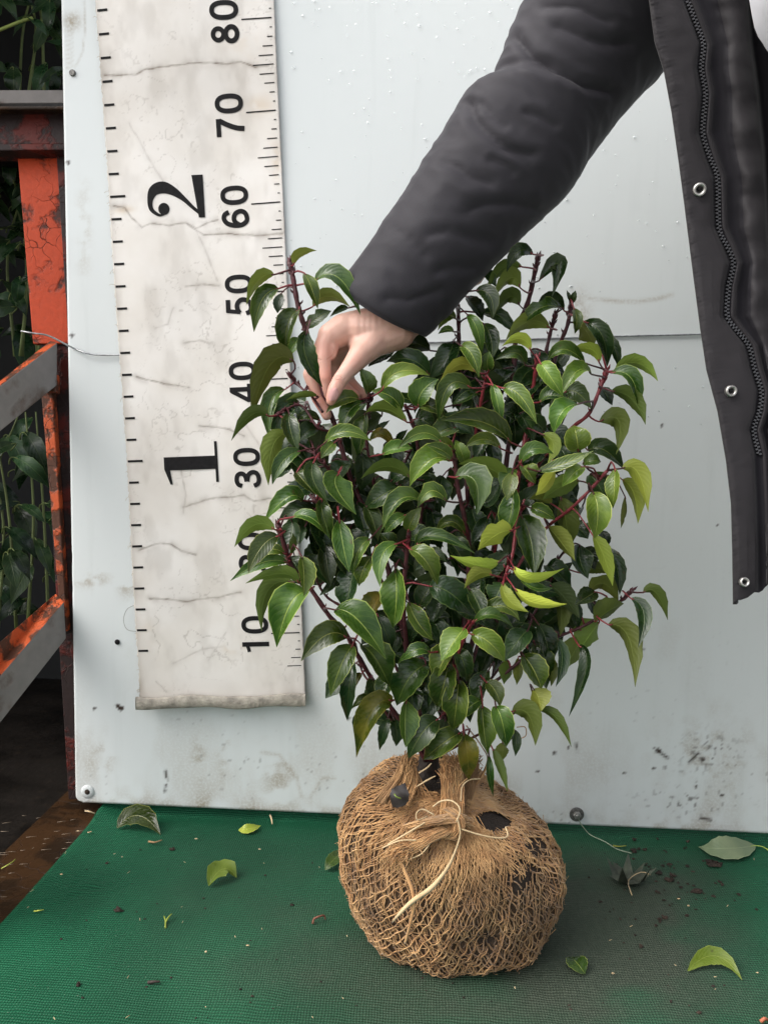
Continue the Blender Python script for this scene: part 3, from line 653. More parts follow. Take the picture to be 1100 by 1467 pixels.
for poly, d0, d1, r0, r1, red, bud in STEMS:
    n = max(16, len(poly)*5); P2 = catmull(poly, n); dep = DL(np.linspace(d0, d1, n))+.004*np.sin(np.linspace(0, 9, n)+d0*7)
    P3 = np.array([at(x, y, d) for (x, y), d in zip(P2, dep)]); SP.append(np.hstack([P2, dep[:, None]]))
    rad = np.linspace(r0, r1, n)*.70*dep/F*(1+.12*np.sin(np.arange(n)*1.7))
    mb = MB(); mb.add(*tube(P3, rad, 7))
    if bud:
        T = nrm(P3[0]-P3[2])
        for k in range(11):
            a = k*2.4; o = nrm(np.array([math.cos(a), math.sin(a)*.8, .2])); 
            base = P3[0]-T*(.001+.0016*k)*.8; tip = base+T*.006*(1-.03*k)+o*.0024*(.6+.12*k)
            mb.add(*tube(np.array([base, .5*(base+tip)+o*.0006, tip]), [.0013, .0012, .0002], 4))
    for k in range(2, n-2, 3):     # bud scales and leaf scars
        if random.random() < .55:
            a = random.random()*6.28; o = nrm(np.array([math.cos(a), math.sin(a), .3])); c = P3[k]+o*rad[k]*.8
            mb.add(*tube(np.array([c, c+o*.0022+np.array([0, 0, .0012]), c+o*.003+np.array([0, 0, .0032])]), [.0011, .0008, .0001], 4))
    mb.build('stem', M['stem_red'] if red else M['stem'], plant)
SPA = np.concatenate(SP)
# trunks going into the ball
for (pl, r) in (([(606, 1040), (612, 1075), (611, 1105), (607, 1140)], 13), ([(628, 1040), (622, 1080), (616, 1120), (612, 1140)], 9)):
    P3 = np.array([at(x, y, .735) for x, y in catmull(pl, 14)]); mb = MB(); mb.add(*tube(P3, r*.735/F*np.linspace(.8, 1.15, 14)*(1+.08*np.sin(np.arange(14)*2.1)), 10)); mb.build('trunk', M['bark'], plant)

# ------------------------------------------------------------------ plant: leaves   bx by mx my tx ty width kind layer
LEAVES = """421 379 429 363 453 359 13 u 1
393 393 370 401 354 436 18 u 1
399 413 375 430 364 475 27 t 1
403 420 399 434 398 447 15 k 2
436 391 446 412 454 439 19 t 1
450 403 484 397 514 449 27 t 1
448 439 470 424 499 440 19 u 2
499 441 487 443 474 453 10 t 3
428 443 412 466 410 506 28 t 1
439 470 455 455 472 447 20 k 3
440 475 437 508 461 551 28 t -.6
429 484 420 495 412 510 17 t 2
421 518 388 522 364 592 36 u 1
408 558 387 578 386 628 24 t 2
385 596 361 594 335 629 19 u 1
455 568 435 566 413 573 10 u 1
428 581 406 586 391 634 28 k 2
414 592 416 617 427 645 26 t 1
459 603 441 595 426 603 14 t 2
455 615 440 618 428 632 24 k 2
412 621 391 640 385 694 30 u 1
431 646 406 660 392 692 23 t 0
466 634 494 618 531 632 20 t 0
479 634 470 642 460 656 19 t 1
450 661 448 686 469 718 26 t 0
425 677 436 690 450 706 25 t 1
485 679 482 700 508 732 38 t 0
521 577 501 588 492 614 24 t 1
523 592 519 620 513 658 24 t 2
514 572 492 571 470 590 21 t 1
517 648 520 675 517 703 30 k 2
482 650 492 670 508 694 30 k 3
434 717 411 713 379 749 24 t 1
450 700 425 703 400 716 26 k 2
461 717 463 740 476 771 23 t 0
419 741 446 742 471 771 18 t 0
452 728 425 730 401 746 24 k 2
394 759 365 752 337 783 22 u 0
399 768 375 783 356 821 30 t 0
408 794 388 787 370 800 16 t 1
412 806 375 806 335 831 22 t 1
417 795 421 780 419 766 11 u 1
432 797 435 823 435 850 27 t -.4
428 835 402 822 352 836 19 u 1
421 834 384 846 375 904 24 u 2
439 848 415 868 400 921 44 t 0
486 744 491 780 499 813 30 t 0
466 777 468 808 474 838 28 k 2
508 810 502 840 494 871 36 k 2
447 755 450 775 452 794 22 k 3
437 754 434 765 430 778 9 k 2
457 793 452 803 448 816 20 k 3
486 826 474 840 459 852 13 k 3
530 772 513 790 507 820 24 t 0
533 797 521 815 515 838 25 t 0
480 874 512 888 546 938 42 t 0
519 925 538 945 556 981 40 t .4
497 914 467 910 434 946 36 t 0
505 925 490 950 475 993 36 t 0
506 945 500 985 498 1027 24 k 2
518 965 510 974 507 986 13 b 2
531 1006 519 1003 506 1015 14 t 2
562 1004 533 1019 514 1080 36 b 1
610 953 586 972 572 1006 48 t 1
616 935 596 931 574 949 19 t 0
566 815 568 855 563 897 38 t 0
586 863 597 890 620 917 27 t 0
556 875 547 890 538 908 32 k 3
546 848 538 865 530 884 30 b 3
534 973 536 990 537 1012 30 k 2
556 1028 550 1048 544 1073 16 k 2
564 1030 568 1048 567 1066 20 k 2
525 1022 513 1030 507 1046 13 k 3
582 1004 580 1035 581 1068 30 t 1
628 1030 605 1050 587 1084 36 k 1
660 1050 635 1065 608 1088 34 t 1
642 952 636 980 627 1010 40 t .6
657 975 654 1008 649 1044 40 t .5
690 1003 673 1013 655 1032 25 t 1
691 1011 692 1040 698 1079 31 t .4
710 1012 719 1034 725 1068 32 t .2
664 1050 669 1080 671 1115 30 b 1
700 1080 701 1108 706 1138 11 t 1
705 1072 716 1098 725 1129 13 u 1
720 1064 720 1078 717 1092 20 u 2
736 1045 739 1062 738 1083 14 k 2
733 1020 757 1025 765 1066 28 u 1
764 987 771 1001 775 1017 32 Y 1
771 1018 796 1028 815 1067 15 u 1
749 938 764 960 775 986 36 t 1
780 935 789 958 789 983 16 u 2
696 977 709 990 716 1010 24 t 1
727 946 727 962 722 978 20 u 3
742 942 744 962 740 981 15 u 3
871 895 900 914 908 981 28 u 1
903 857 922 880 913 922 22 k 1
921 849 940 850 954 886 18 u 1
853 891 872 875 892 866 28 u 2
858 892 845 910 826 938 38 u 3
834 915 822 935 810 958 30 u 3
829 925 840 955 815 1025 18 k 1
798 914 805 945 796 980 18 k 2
849 767 864 795 876 836 22 Y 1
868 785 883 812 887 851 22 k 2
836 822 855 814 873 823 18 u 3
845 848 865 836 882 861 24 u 2
833 788 842 798 851 815 28 k 3
853 848 840 856 824 866 26 k 2
845 860 851 872 859 887 18 k 3
800 848 804 875 802 907 24 u 3
820 858 824 878 828 902 18 k 3
770 893 782 918 785 946 28 k 2
765 922 776 950 781 982 32 t 2
785 755 802 775 822 802 26 u 1
881 672 880 698 878 726 21 l 0
849 705 856 733 851 767 36 l 0
891 671 914 678 925 728 26 Y 1
891 687 908 708 912 746 24 Y 2
895 711 894 735 889 757 8 u 2
842 645 866 645 892 672 26 k 2
858 604 886 603 881 648 26 u 2
828 646 826 628 822 612 38 l 1
769 675 808 664 846 647 18 t 0
834 669 822 678 807 695 22 l 0
835 664 848 660 859 662 18 l 1
776 622 792 636 784 663 19 Y 1
745 664 763 643 792 651 20 l 0
794 671 785 690 769 707 20 Y 1
830 689 806 696 780 714 28 u 2
803 713 810 745 816 777 32 u 2
790 722 775 715 760 716 18 u 2
845 680 860 700 872 728 36 k 2
858 760 865 772 869 784 16 k 3
822 755 832 760 842 772 28 k 3
876 534 904 542 912 584 22 t 1
880 531 913 520 942 546 20 u 1
875 560 905 572 924 608 24 u 1
861 555 868 565 876 579 18 k 3
858 519 846 500 815 503 17 Y 1
838 461 862 480 869 524 26 k 1
863 478 880 498 884 525 16 k 2
829 465 840 475 850 494 34 u 3
822 441 826 458 823 477 15 t 1
820 432 822 425 824 417 10 k 2
818 432 815 425 812 416 6 k 2
774 520 787 538 806 567 28 l 0
847 536 826 532 806 566 24 l 1
838 520 808 500 788 516 20 t 1
827 579 805 590 794 620 28 l 0
773 576 790 566 811 573 20 t 1
808 562 826 562 845 584 28 k 2
764 364 742 360 728 388 20 k 1
748 382 722 383 697 416 18 u 2
745 412 731 398 707 429 22 u 2
744 437 729 425 705 454 20 u 2
694 387 702 396 710 410 15 k 2
681 416 702 424 705 456 24 k 1
668 424 680 440 691 459 20 k 3
772 402 800 378 790 424 26 k 2
802 441 774 441 747 466 22 t 2
788 470 758 460 728 486 25 u 2
808 445 790 427 769 441 18 k 3
688 448 716 453 736 479 20 k 3
760 502 746 485 720 496 17 Y 1
752 523 738 505 711 516 20 t 1
669 450 683 471 688 504 18 t 1
692 463 703 485 703 512 24 t 2
700 531 698 518 701 504 22 t 1
660 495 676 508 684 537 24 t 1
682 533 658 522 633 549 18 Y 1
653 457 640 453 629 472 17 t 2
650 475 640 472 629 478 10 t 2
705 550 712 575 718 608 17 t 0
720 556 744 566 765 603 25 t 0
732 634 692 605 638 604 32 t 0
718 643 694 629 666 641 18 l 1
737 672 727 682 718 701 22 l 1
726 690 698 670 663 667 26 u 1
652 684 680 690 682 736 38 l 0
748 668 757 678 766 692 24 l 1
547 559 572 532 611 539 22 l 0
599 583 605 560 627 544 34 t 1
601 583 618 583 636 597 20 t 1
575 588 560 568 534 561 24 t 1
583 605 552 586 527 592 19 u 1
527 564 524 547 516 529 23 l 1
676 556 643 552 631 602 26 t 0
683 562 668 570 648 579 14 t 2
634 635 604 620 571 643 21 t 0
648 657 631 644 611 638 18 t 0
648 646 638 634 627 624 13 l 1
665 664 661 648 652 631 20 l 2
597 600 608 603 623 614 26 k 2
652 613 637 616 618 627 30 k 1
547 651 568 642 588 643 20 l 1
615 536 588 515 557 519 28 k 2
616 502 592 492 569 502 26 k 3
650 488 640 512 616 541 30 k 2
560 498 546 508 529 524 28 k 3
592 576 578 570 564 572 16 t 2
565 641 546 622 529 632 15 b 3
537 618 547 612 558 602 9 k 3
567 633 576 625 584 615 11 k 3
589 685 555 668 519 686 19 u 1
644 660 615 660 588 696 34 l 1
640 718 617 703 598 728 23 t 0
606 719 572 716 550 757 24 t 0
585 760 590 745 602 729 22 l 0
581 738 565 747 552 764 18 t 1
596 783 622 767 674 792 19 t 0
587 787 609 803 624 835 30 l -.2
570 779 547 796 546 837 24 t 0
564 783 555 774 545 764 22 t 1
524 724 534 746 541 773 25 t 2
602 710 580 712 559 722 20 k 2
572 698 550 708 524 727 34 k 2
666 766 646 747 627 763 18 t 2
613 788 625 794 638 804 16 k 2
588 770 600 766 612 772 26 k 2
733 760 712 766 687 787 33 Y -.2
716 804 690 811 647 796 20 Y -.2
705 824 686 822 668 842 21 Y -.2
721 835 727 858 755 875 20 Y 0
737 843 766 864 807 864 18 Y -.2
735 811 762 830 804 814 16 Y 0
741 822 762 841 789 841 14 t .3
746 738 760 775 764 822 44 t 1
736 698 732 735 722 766 30 t 1
734 676 731 695 726 715 22 l 0
760 728 776 732 793 744 20 t 1
615 840 645 850 677 882 42 k 1
719 835 714 848 705 864 36 k 1
672 843 684 864 692 888 26 t 1
679 891 706 881 733 901 17 l .2
688 882 718 868 743 889 22 t .8
665 900 650 920 632 947 34 l 0
675 909 700 920 720 946 32 l 0
647 923 636 945 622 972 32 t .6
756 903 742 918 722 946 32 k 1
755 928 762 945 762 967 32 k 2
694 590 703 600 712 618 22 k 2
540 880 552 905 560 925 26 k 2
600 870 610 850 622 835 28 k 2
690 720 706 712 716 690 24 k 2
640 770 655 790 668 812 30 k 2
700 740 690 760 676 778 22 k 2
560 690 575 676 594 668 22 k 2
500 760 515 775 530 796 24 k 2
480 790 490 805 500 824 24 k 2
590 950 600 965 604 990 26 k 2
700 960 690 985 684 1006 28 k 2
655 930 664 950 668 975 26 k 2
560 960 552 985 546 1006 26 k 2
780 620 768 605 750 600 24 k 2
715 620 700 590 690 570 22 k 3
800 640 810 655 812 676 24 k 2
740 600 730 590 716 590 22 k 2"""
rl = random.Random(21)
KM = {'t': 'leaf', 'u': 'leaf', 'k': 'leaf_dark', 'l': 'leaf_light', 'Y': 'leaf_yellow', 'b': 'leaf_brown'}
def plant_leaf(bx, by, mx, my, tx, ty, w, kind, d, mb=None, pet=True):
    ex_ = rl.uniform(.0, .10); tx, ty = tx+(tx-bx)*ex_, ty+(ty-by)*ex_; dep = DL(d); L = math.hypot(tx-bx, ty-by)*dep/F
    under = kind in 'uY'
    bulge = (.10+.06*rl.random())*L
    P0 = at(bx, by, dep+.004); P1 = at(mx, my, dep-bulge*(1 if not under else .3)); P2 = at(tx, ty, dep+rl.uniform(-.35, .25)*L)
    tdir = nrm(P2-P0); c = -nrm(ray(mx, my)); c = nrm(c-tdir*(c@tdir)); up = np.array([0, 0, 1.]); s = nrm(np.cross(tdir, c)); s = s if s@up > 0 else -s
    r = R(rl.uniform(8, 34)) if not under else R(rl.uniform(20, 48))
    n = nrm(c*math.cos(r)+s*math.sin(r)) if not under else nrm(-c*math.cos(r)+s*math.sin(r))
    wid = w*dep/F*1.10/max(.78, math.cos(r)*1.05)
    own = mb is None; mb = mb or MB(); A = None
    if pet:
        dd = np.hypot(SPA[:, 0]-bx, SPA[:, 1]-by)+np.abs(SPA[:, 2]-dep)*F*.35; i = int(np.argmin(dd))
        if dd[i] < 60: A = at(SPA[i, 0], SPA[i, 1], SPA[i, 2])
        else:
            q = np.array([bx-tx, by-ty]); q = q/np.hypot(*q)*12; A = at(bx+q[0], by+q[1]+3, dep+.012)
    leaf_geo(mb, P0, P1, P2, wid, n, fold=rl.uniform(.40, .95) if not under else rl.uniform(.3, .6), wave=rl.uniform(.01, .045), ph=rl.random()*6, petiole=A, serr=rl.uniform(.02, .05), prad=.00085, tipsharp=rl.uniform(.5, 1.2), bite=(rl.uniform(.3, .8), rl.uniform(.25, .55), rl.choice((-1, 1))) if rl.random() < .10 else None)
    if own:
        return mb.build('leaf', [M[KM[kind]], M['stem_red'] if rl.random() < .6 else M['stem']], plant)
nleaf = 0
for ln in LEAVES.splitlines():
    q = ln.split(); plant_leaf(*[float(x) for x in q[:7]], q[7], float(q[8])); nleaf += 1
# inner leaves hidden deep in the crown, too many to pick apart
inner = MB()
ZONES = [(470, 700, 45, 60), (560, 600, 35, 35), (560, 720, 60, 60), (640, 640, 60, 60), (700, 560, 60, 55), (680, 720, 80, 70), (770, 640, 60, 70), (620, 830, 70, 60), (720, 830, 80, 60), (600, 930, 60, 50), (690, 920, 60, 60), (620, 1000, 50, 45), (780, 730, 50, 50), (790, 850, 40, 50), (640, 520, 50, 30), (430, 620, 30, 40), (760, 530, 40, 40), (450, 780, 30, 40)]
GAPS = [(578, 618, 22), (560, 610, 16), (580, 555, 14), (835, 868, 14), (500, 865, 22), (470, 880, 20), (515, 985, 14), (520, 965, 12), (735, 640, 12), (727, 425, 18), (600, 1035, 10), (590, 1050, 8), (735, 975, 22), (800, 785, 10), (775, 740, 6), (552, 815, 8), (690, 980, 8)]
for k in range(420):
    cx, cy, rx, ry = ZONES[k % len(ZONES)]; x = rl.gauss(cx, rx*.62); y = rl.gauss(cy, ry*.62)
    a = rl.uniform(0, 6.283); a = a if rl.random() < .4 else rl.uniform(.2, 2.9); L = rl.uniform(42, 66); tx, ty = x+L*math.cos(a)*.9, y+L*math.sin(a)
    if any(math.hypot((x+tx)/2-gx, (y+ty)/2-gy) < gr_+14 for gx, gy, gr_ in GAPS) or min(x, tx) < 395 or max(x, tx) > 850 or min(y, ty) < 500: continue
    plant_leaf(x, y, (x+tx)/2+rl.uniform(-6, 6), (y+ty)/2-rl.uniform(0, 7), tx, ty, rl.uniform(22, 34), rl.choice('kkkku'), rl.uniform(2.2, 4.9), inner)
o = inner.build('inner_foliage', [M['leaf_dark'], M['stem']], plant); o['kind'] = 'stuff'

# ------------------------------------------------------------------ root ball
BC = at(643, 1268, .735); BCX, BCY = BC[0], -.182
prof_z = np.array([-.02, 0., .012, .03, .055, .08, .105, .125, .138, .147, .152, .16]); prof_r = np.array([.068, .081, .0905, .0985, .1045, .1045, .099, .086, .066, .040, .010, 0.])
B0 = np.array([BCX, BCY, .065])
def ball_r(D):
    """radius along unit directions D from B0 (sagging sack, boxy left shoulder, lower right shoulder)"""
    lo = np.full(len(D), .02); hi = np.full(len(D), .19)
    for _ in range(22):
        mid = (lo+hi)/2; P = D*mid[:, None]; z = P[:, 2]+B0[2]
        th = np.arctan2(P[:, 1], P[:, 0])
        k = 1+.05*np.cos(2*th+.4)*.5+.030*np.cos(3*th+1)
        left = np.clip(-D[:, 0], 0, 1); right = np.clip(D[:, 0], 0, 1)
        zz = z-.016*left+.024*right*sstep(.03, .11, z)
        rad = np.interp(zz, prof_z, prof_r)*k
        ins = (np.hypot(P[:, 0], P[:, 1]) < rad) & (z > -.004)
        lo = np.where(ins, mid, lo); hi = np.where(ins, hi, mid)
    return lo
def lump(D):
    return np.array([.006*mnoise.noise(Vector(d)*3.1+Vector((2, 5, 1)))+.0028*mnoise.noise(Vector(d)*8) for d in D])
AX = nrm(np.array([-.02, -.42, .90])); AU = nrm(np.cross(AX, [1., 0, 0])); AV = np.cross(AX, AU)
def ball_pt(alpha, theta, off=0.):
    alpha = np.asarray(alpha, float); theta = np.asarray(theta, float)
    D = np.cos(alpha)[:, None]*AX+np.sin(alpha)[:, None]*(np.cos(theta)[:, None]*AU+np.sin(theta)[:, None]*AV)
    r = ball_r(D)+lump(D)+off
    P = B0+D*r[:, None]; P[:, 2] = np.maximum(P[:, 2], .0022)
    return P
na, nt_ = 60, 110
A_, T_ = np.meshgrid(np.linspace(.02, math.pi-.02, na), np.arange(nt_)*2*math.pi/nt_, indexing='ij')
def soil_burlap():
    mt, nt, b = mat('soil behind jute'); tc = nd(nt, 'ShaderNodeTexCoord')
    n = noise_(nt, tc.outputs['Object'], 24., 5.); n2 = noise_(nt, tc.outputs['Object'], 420., 4.)
    a = nd(nt, 'ShaderNodeAttribute', attribute_name='bare')
    c = mixrgb(nt, n2, (.050, .030, .017), (.15, .088, .045)); c = mixrgb(nt, ramp(nt, n, .45, .62, 0., .55), c, (.035, .022, .014))
    c = mixrgb(nt, a.outputs['Fac'], c, (.022, .015, .011))
    nt.links.new(c, b.inputs['Base Color']); b.inputs['Roughness'].default_value = .95
    bp = nd(nt, 'ShaderNodeBump'); bp.inputs['Strength'].default_value = 1.; bp.inputs['Distance'].default_value = .0025
    nt.links.new(n2, bp.inputs['Height']); nt.links.new(bp.outputs[0], b.inputs['Normal']); return mt
HOLES = [(574, 1139, 15, 15), (706, 1176, 26, 13), (614, 1108, 24, 26)]
SMEAR = [(748, 1256, 26, 30), (770, 1215, 18, 18), (700, 1345, 18, 12), (512, 1205, 10, 10), (690, 1130, 14, 10)]
def inmask(q, lst, s=1.): return np.any([((q[:, 0]-x)/(rx*s))**2+((q[:, 1]-y)/(ry*s))**2 < 1 for x, y, rx, ry in lst], axis=0)
P = ball_pt(A_.ravel(), T_.ravel(), -.0018); q = proj(P); front = (P-B0)@FWD < .03
bare = np.where(front, inmask(q, HOLES, 1.15)*1.+inmask(q, SMEAR)*.8, 0)
b_ = MB(); b_.add(P, grid_faces(na, nt_, True)+[tuple(range(nt_))[::-1], tuple((na-1)*nt_+k for k in range(nt_))])
ball = b_.build('root_ball', soil_burlap(), plant, attrs={'bare': np.clip(bare, 0, 1)})
def jute(name, c0, c1, sc=60.):
    mt, nt, b = mat(name); tc = nd(nt, 'ShaderNodeTexCoord'); n = noise_(nt, tc.outputs['Object'], sc, 5.); n2 = noise_(nt, tc.outputs['Object'], 11., 4.)
    c = mixrgb(nt, ramp(nt, n, .3, .7), c0, c1); c = mixrgb(nt, ramp(nt, n2, .46, .68, 0., .75), c, tuple(x*.40 for x in c0))
    nt.links.new(c, b.inputs['Base Color']); b.inputs['Roughness'].default_value = .85; b.inputs['Sheen Weight'].default_value = .2; return mt
M['jute'] = jute('jute strand', (.38, .195, .075), (.60, .36, .155))
M['jute_dark'] = jute('deep jute strand', (.20, .105, .042), (.34, .19, .08))
M['straw'] = jute('pale straw', (.50, .36, .19), (.66, .50, .29))
# knotted netting: two crossing families of strands over the ball
def lattice(n, twist, off, rad, mt, seedv, keep=1., amax=2.75, zig=.5):
    rg = np.random.default_rng(seedv); mb = MB(); nseg = 84; al = np.linspace(.13, amax, nseg)
    for fam in (1, -1):
        for i in range(n):
            ph = rg.random()*6.28
            th = 2*math.pi*(i+.14*rg.normal())/n+fam*twist*(al-.13)+.012*np.sin(al*9+ph)+.05*np.sin(al*2.3+3*math.sin(2*math.pi*i/n))
            th = th+zig*(2*math.pi/n)*.28*np.sin(al*46+fam*1.5)
            P = ball_pt(al, th, off+.0006*np.sin(al*46+ph)+.00025*rg.normal(size=nseg))
            q = proj(P); fr = (P-B0)@FWD < .03
            bad = (fr & (inmask(q, HOLES)|(inmask(q, SMEAR, .8) & (rg.random(nseg) < .55))))|(P[:, 2] < .003)
            run = []
            for k in range(nseg+1):
                if k < nseg and not bad[k]: run.append(k)
                else:
                    if len(run) > 3: mb.add(*tube(P[run], rad*(.8+.4*rg.random()), 3, False))
                    run = []
    o = mb.build('jute_net', mt, ball); o['kind'] = 'stuff'; return o
lattice(78, .62, .0012, .00062, M['jute'], 1, zig=.4)
lattice(74, .58, .0000, .00060, M['jute'], 2, zig=.3)
lattice(60, .30, -.0006, .00070, M['jute_dark'], 3, zig=.6)
# fuzz
def ribbon(mb, P, r, mi=0): mb.add(*tube(P, r, 3, False), mi)
rg = np.random.default_rng(11); fz = MB(); n = 3600
al = np.arccos(rg.uniform(-.92, .985, n)); th = rg.uniform(0, 6.283, n); P = ball_pt(al, th, .0012); q = proj(P); fr = (P-B0)@FWD < .03
Nn = nrm(P-B0)
for i in range(n):
    if fr[i] and inmask(q[i:i+1], HOLES, .9)[0]: continue
    t = nrm(np.cross(Nn[i], rg.normal(size=3))); L = rg.uniform(.003, .011); c = rg.uniform(.05, .55)
    a = P[i]; ribbon(fz, np.array([a-t*L*.5, a+Nn[i]*L*.16*c*2, a+t*L*.5+Nn[i]*L*c*rg.uniform(-.1, .9)]), rg.uniform(.00016, .00034))
o = fz.build('jute_fuzz', M['jute'], ball); o['kind'] = 'stuff'
# gathered neck, tuft and knot
def fibres(name, n, path, spread0, spread1, r=(.0003, .0006), mt='jute', jit=.002, seed=1, fray=0.):
    rg = np.random.default_rng(seed); mb = MB(); C = catmull(path, 9)
    for i in range(n):
        a = rg.random()*6.283; rr_ = math.sqrt(rg.random()); o = np.array([math.cos(a), math.sin(a)*.75, .25*math.sin(a*2)])*rr_
        s = np.linspace(spread0, spread1, 9)[:, None]; k = int(rg.integers(6, 10))
        Pq = C[:k]+o*s[:k]+rg.normal(size=(k, 3))*jit*.35*np.linspace(.3, 1, k)[:, None]
        if fray: Pq[-1] += rg.normal(size=3)*fray
        ribbon(mb, Pq, rg.uniform(*r))
    o = mb.build(name, M[mt], ball); o['kind'] = 'stuff'; return o
a3 = lambda l: [at(*p) for p in l]
fibres('burlap_tuft', 420, a3([(646, 1182, 0.6730), (648, 1150, 0.6830), (648, 1120, 0.7000), (647, 1098, 0.7040), (645, 1085, 0.7060)]), .011, .009, jit=.0025, seed=3, fray=.003)
fibres('burlap_tuft', 160, a3([(655, 1165, 0.6930), (668, 1130, 0.7130), (676, 1095, 0.7180), (680, 1078, 0.7200)]), .009, .007, mt='jute_dark', seed=4, fray=.003)
fibres('burlap_tuft', 240, a3([(560, 1150, 0.6780), (578, 1120, 0.6980), (584, 1098, 0.7030), (583, 1083, 0.7040)]), .016, .004, seed=5, fray=.002)
fibres('knot', 300, a3([(586, 1184, 0.6660), (606, 1178, 0.6580), (630, 1174, 0.6560), (652, 1172, 0.6600), (668, 1180, 0.6680)]), .006, .008, seed=6, jit=.002)
fibres('knot', 160, a3([(640, 1160, 0.6680), (655, 1172, 0.6580), (656, 1190, 0.6560), (645, 1200, 0.6590), (630, 1192, 0.6600)]), .005, .006, seed=7, jit=.002)
fibres('knot', 220, a3([(640, 1185, 0.6580), (610, 1200, 0.6530), (580, 1215, 0.6500), (566, 1232, 0.6490)]), .008, .011, seed=8, jit=.003, fray=.004)
# fans of fibre running down from the knot over the ball
fan = MB(); rg = np.random.default_rng(13)
for i in range(900):
    th0 = rg.uniform(0, 6.283); al = np.linspace(rg.uniform(.05, .3), rg.uniform(.45, 1.0), 8); P = ball_pt(al, th0+.12*np.sin(al*7+i)+rg.normal()*.02*np.ones(8), .0016+.0012*rg.random())
    q = proj(P)
    if inmask(q, HOLES, .9).any() and ((P-B0)@FWD < .03).any(): continue
    ribbon(fan, P, rg.uniform(.00025, .0005))
o = fan.build('jute_fibres', M['jute'], ball); o['kind'] = 'stuff'
# torn net flap beside the trunk
flap = MB(); rg = np.random.default_rng(15)
for i in range(9):
    u = i/8; a = at(583+10*u, 1090+8*u, .712); c = at(590+45*u, 1168, .694)
    s = np.linspace(0, 1, 10)[:, None]; ribbon(flap, a+(c-a)*s+np.array([0, -.006, 0])*np.sin(s*3.14)+rg.normal(size=(10, 3))*.0006, .0006)
for j in range(9):
    v = (j+1)/10; a = at(583+6*v, 1090+78*v, .712-.018*v); c = at(593+42*v, 1098+70*v, .712-.018*v)
    s = np.linspace(0, 1, 8)[:, None]; ribbon(flap, a+(c-a)*s+np.array([0, -.006, 0])*math.sin(v*3.14)+rg.normal(size=(8, 3))*.0007, .0006)
flap.build('net_flap', M['jute'], ball)
# loose strands
def strand(pts, r, mt='straw', n=30, sides=5): 
    mb = MB(); C = catmull(a3(pts), n); mb.add(*tube(C, np.interp(np.linspace(0, 1, n), np.linspace(0, 1, len(r)), r), sides)); return mb.build('loose_strand', M[mt], ball)
strand([(655, 1172, 0.6540), (659, 1195, 0.6500), (652, 1220, 0.6440), (640, 1245, 0.6380), (618, 1272, 0.6330), (590, 1292, 0.6300), (570, 1312, 0.6300), (562, 1322, 0.6320)], [.0008, .0007, .0009, .0015, .0022, .0021, .0013, .0003])
strand([(660, 1188, 0.6530), (690, 1197, 0.6500), (715, 1201, 0.6520), (727, 1198, 0.6560), (724, 1185, 0.6620)], [.0007]*3)
strand([(612, 1170, 0.6580), (598, 1175, 0.6530), (597, 1165, 0.6540), (606, 1160, 0.6560), (622, 1168, 0.6530)], [.0006]*3)
strand([(654, 1178, 0.6530), (659, 1160, 0.6540), (648, 1148, 0.6580), (632, 1148, 0.6610), (620, 1156, 0.6610)], [.0007]*3)
strand([(660, 1148, 0.6680), (662, 1128, 0.6780), (672, 1118, 0.6830), (688, 1116, 0.6880)], [.0006]*3)
strand([(585, 1232, 0.6460), (603, 1224, 0.6450), (615, 1210, 0.6470), (622, 1196, 0.6510)], [.0006, .0006, .0004])
strand([(555, 1210, 0.6500), (580, 1196, 0.6480), (600, 1184, 0.6510), (614, 1176, 0.6540)], [.0005, .0009, .0006])
strand([(548, 1215, 0.6500), (572, 1205, 0.6460), (596, 1204, 0.6460)], [.0006]*3)
strand([(600, 1108, 0.6930), (612, 1100, 0.6860), (618, 1094, 0.6840)], [.0005, .0008, .0004]); strand([(596, 1128, 0.6880), (612, 1118, 0.6800), (624, 1112, 0.6780)], [.0005, .0008, .0004])
strand([(570, 1228, 0.6460), (580, 1250, 0.6400), (590, 1275, 0.6350), (592, 1300, 0.6320), (586, 1330, 0.6320), (580, 1352, 0.6360)], [.0014, .0018, .0018, .0015, .0010], 'jute')
strand([(668, 1040, 0.7080), (690, 1070, 0.7180), (698, 1090, 0.7230), (685, 1120, 0.7280)], [.0006]*3, 'jute_dark')
strand([(740, 1042, 0.7230), (752, 1042, 0.7230), (753, 1054, 0.7230), (744, 1059, 0.7230)], [.0005]*3, 'jute')
strand([(702, 1092, 0.7280), (690, 1112, 0.7280), (682, 1126, 0.7230)], [.0009]*3, 'jute')
# dark curled scrap caught in the net
mb = MB(); leaf_geo(mb, at(562, 1156, .668), at(572, 1140, .664), at(580, 1122, .668), .017, -nrm(ray(574, 1139))+np.array([0, 0, .3]), fold=-.25, wave=.10, rows=11)
mb.build('dark_scrap', simple('blackened leaf', (.014, .009, .008), .5, var=.4), ball)
mb = MB(); mb.add(*tube(catmull(a3([(565, 1138, .658), (568, 1142, .656), (574, 1144, .657)]), 8), .0009, 4)); mb.build('green_scrap', M['leaf_light'], ball)

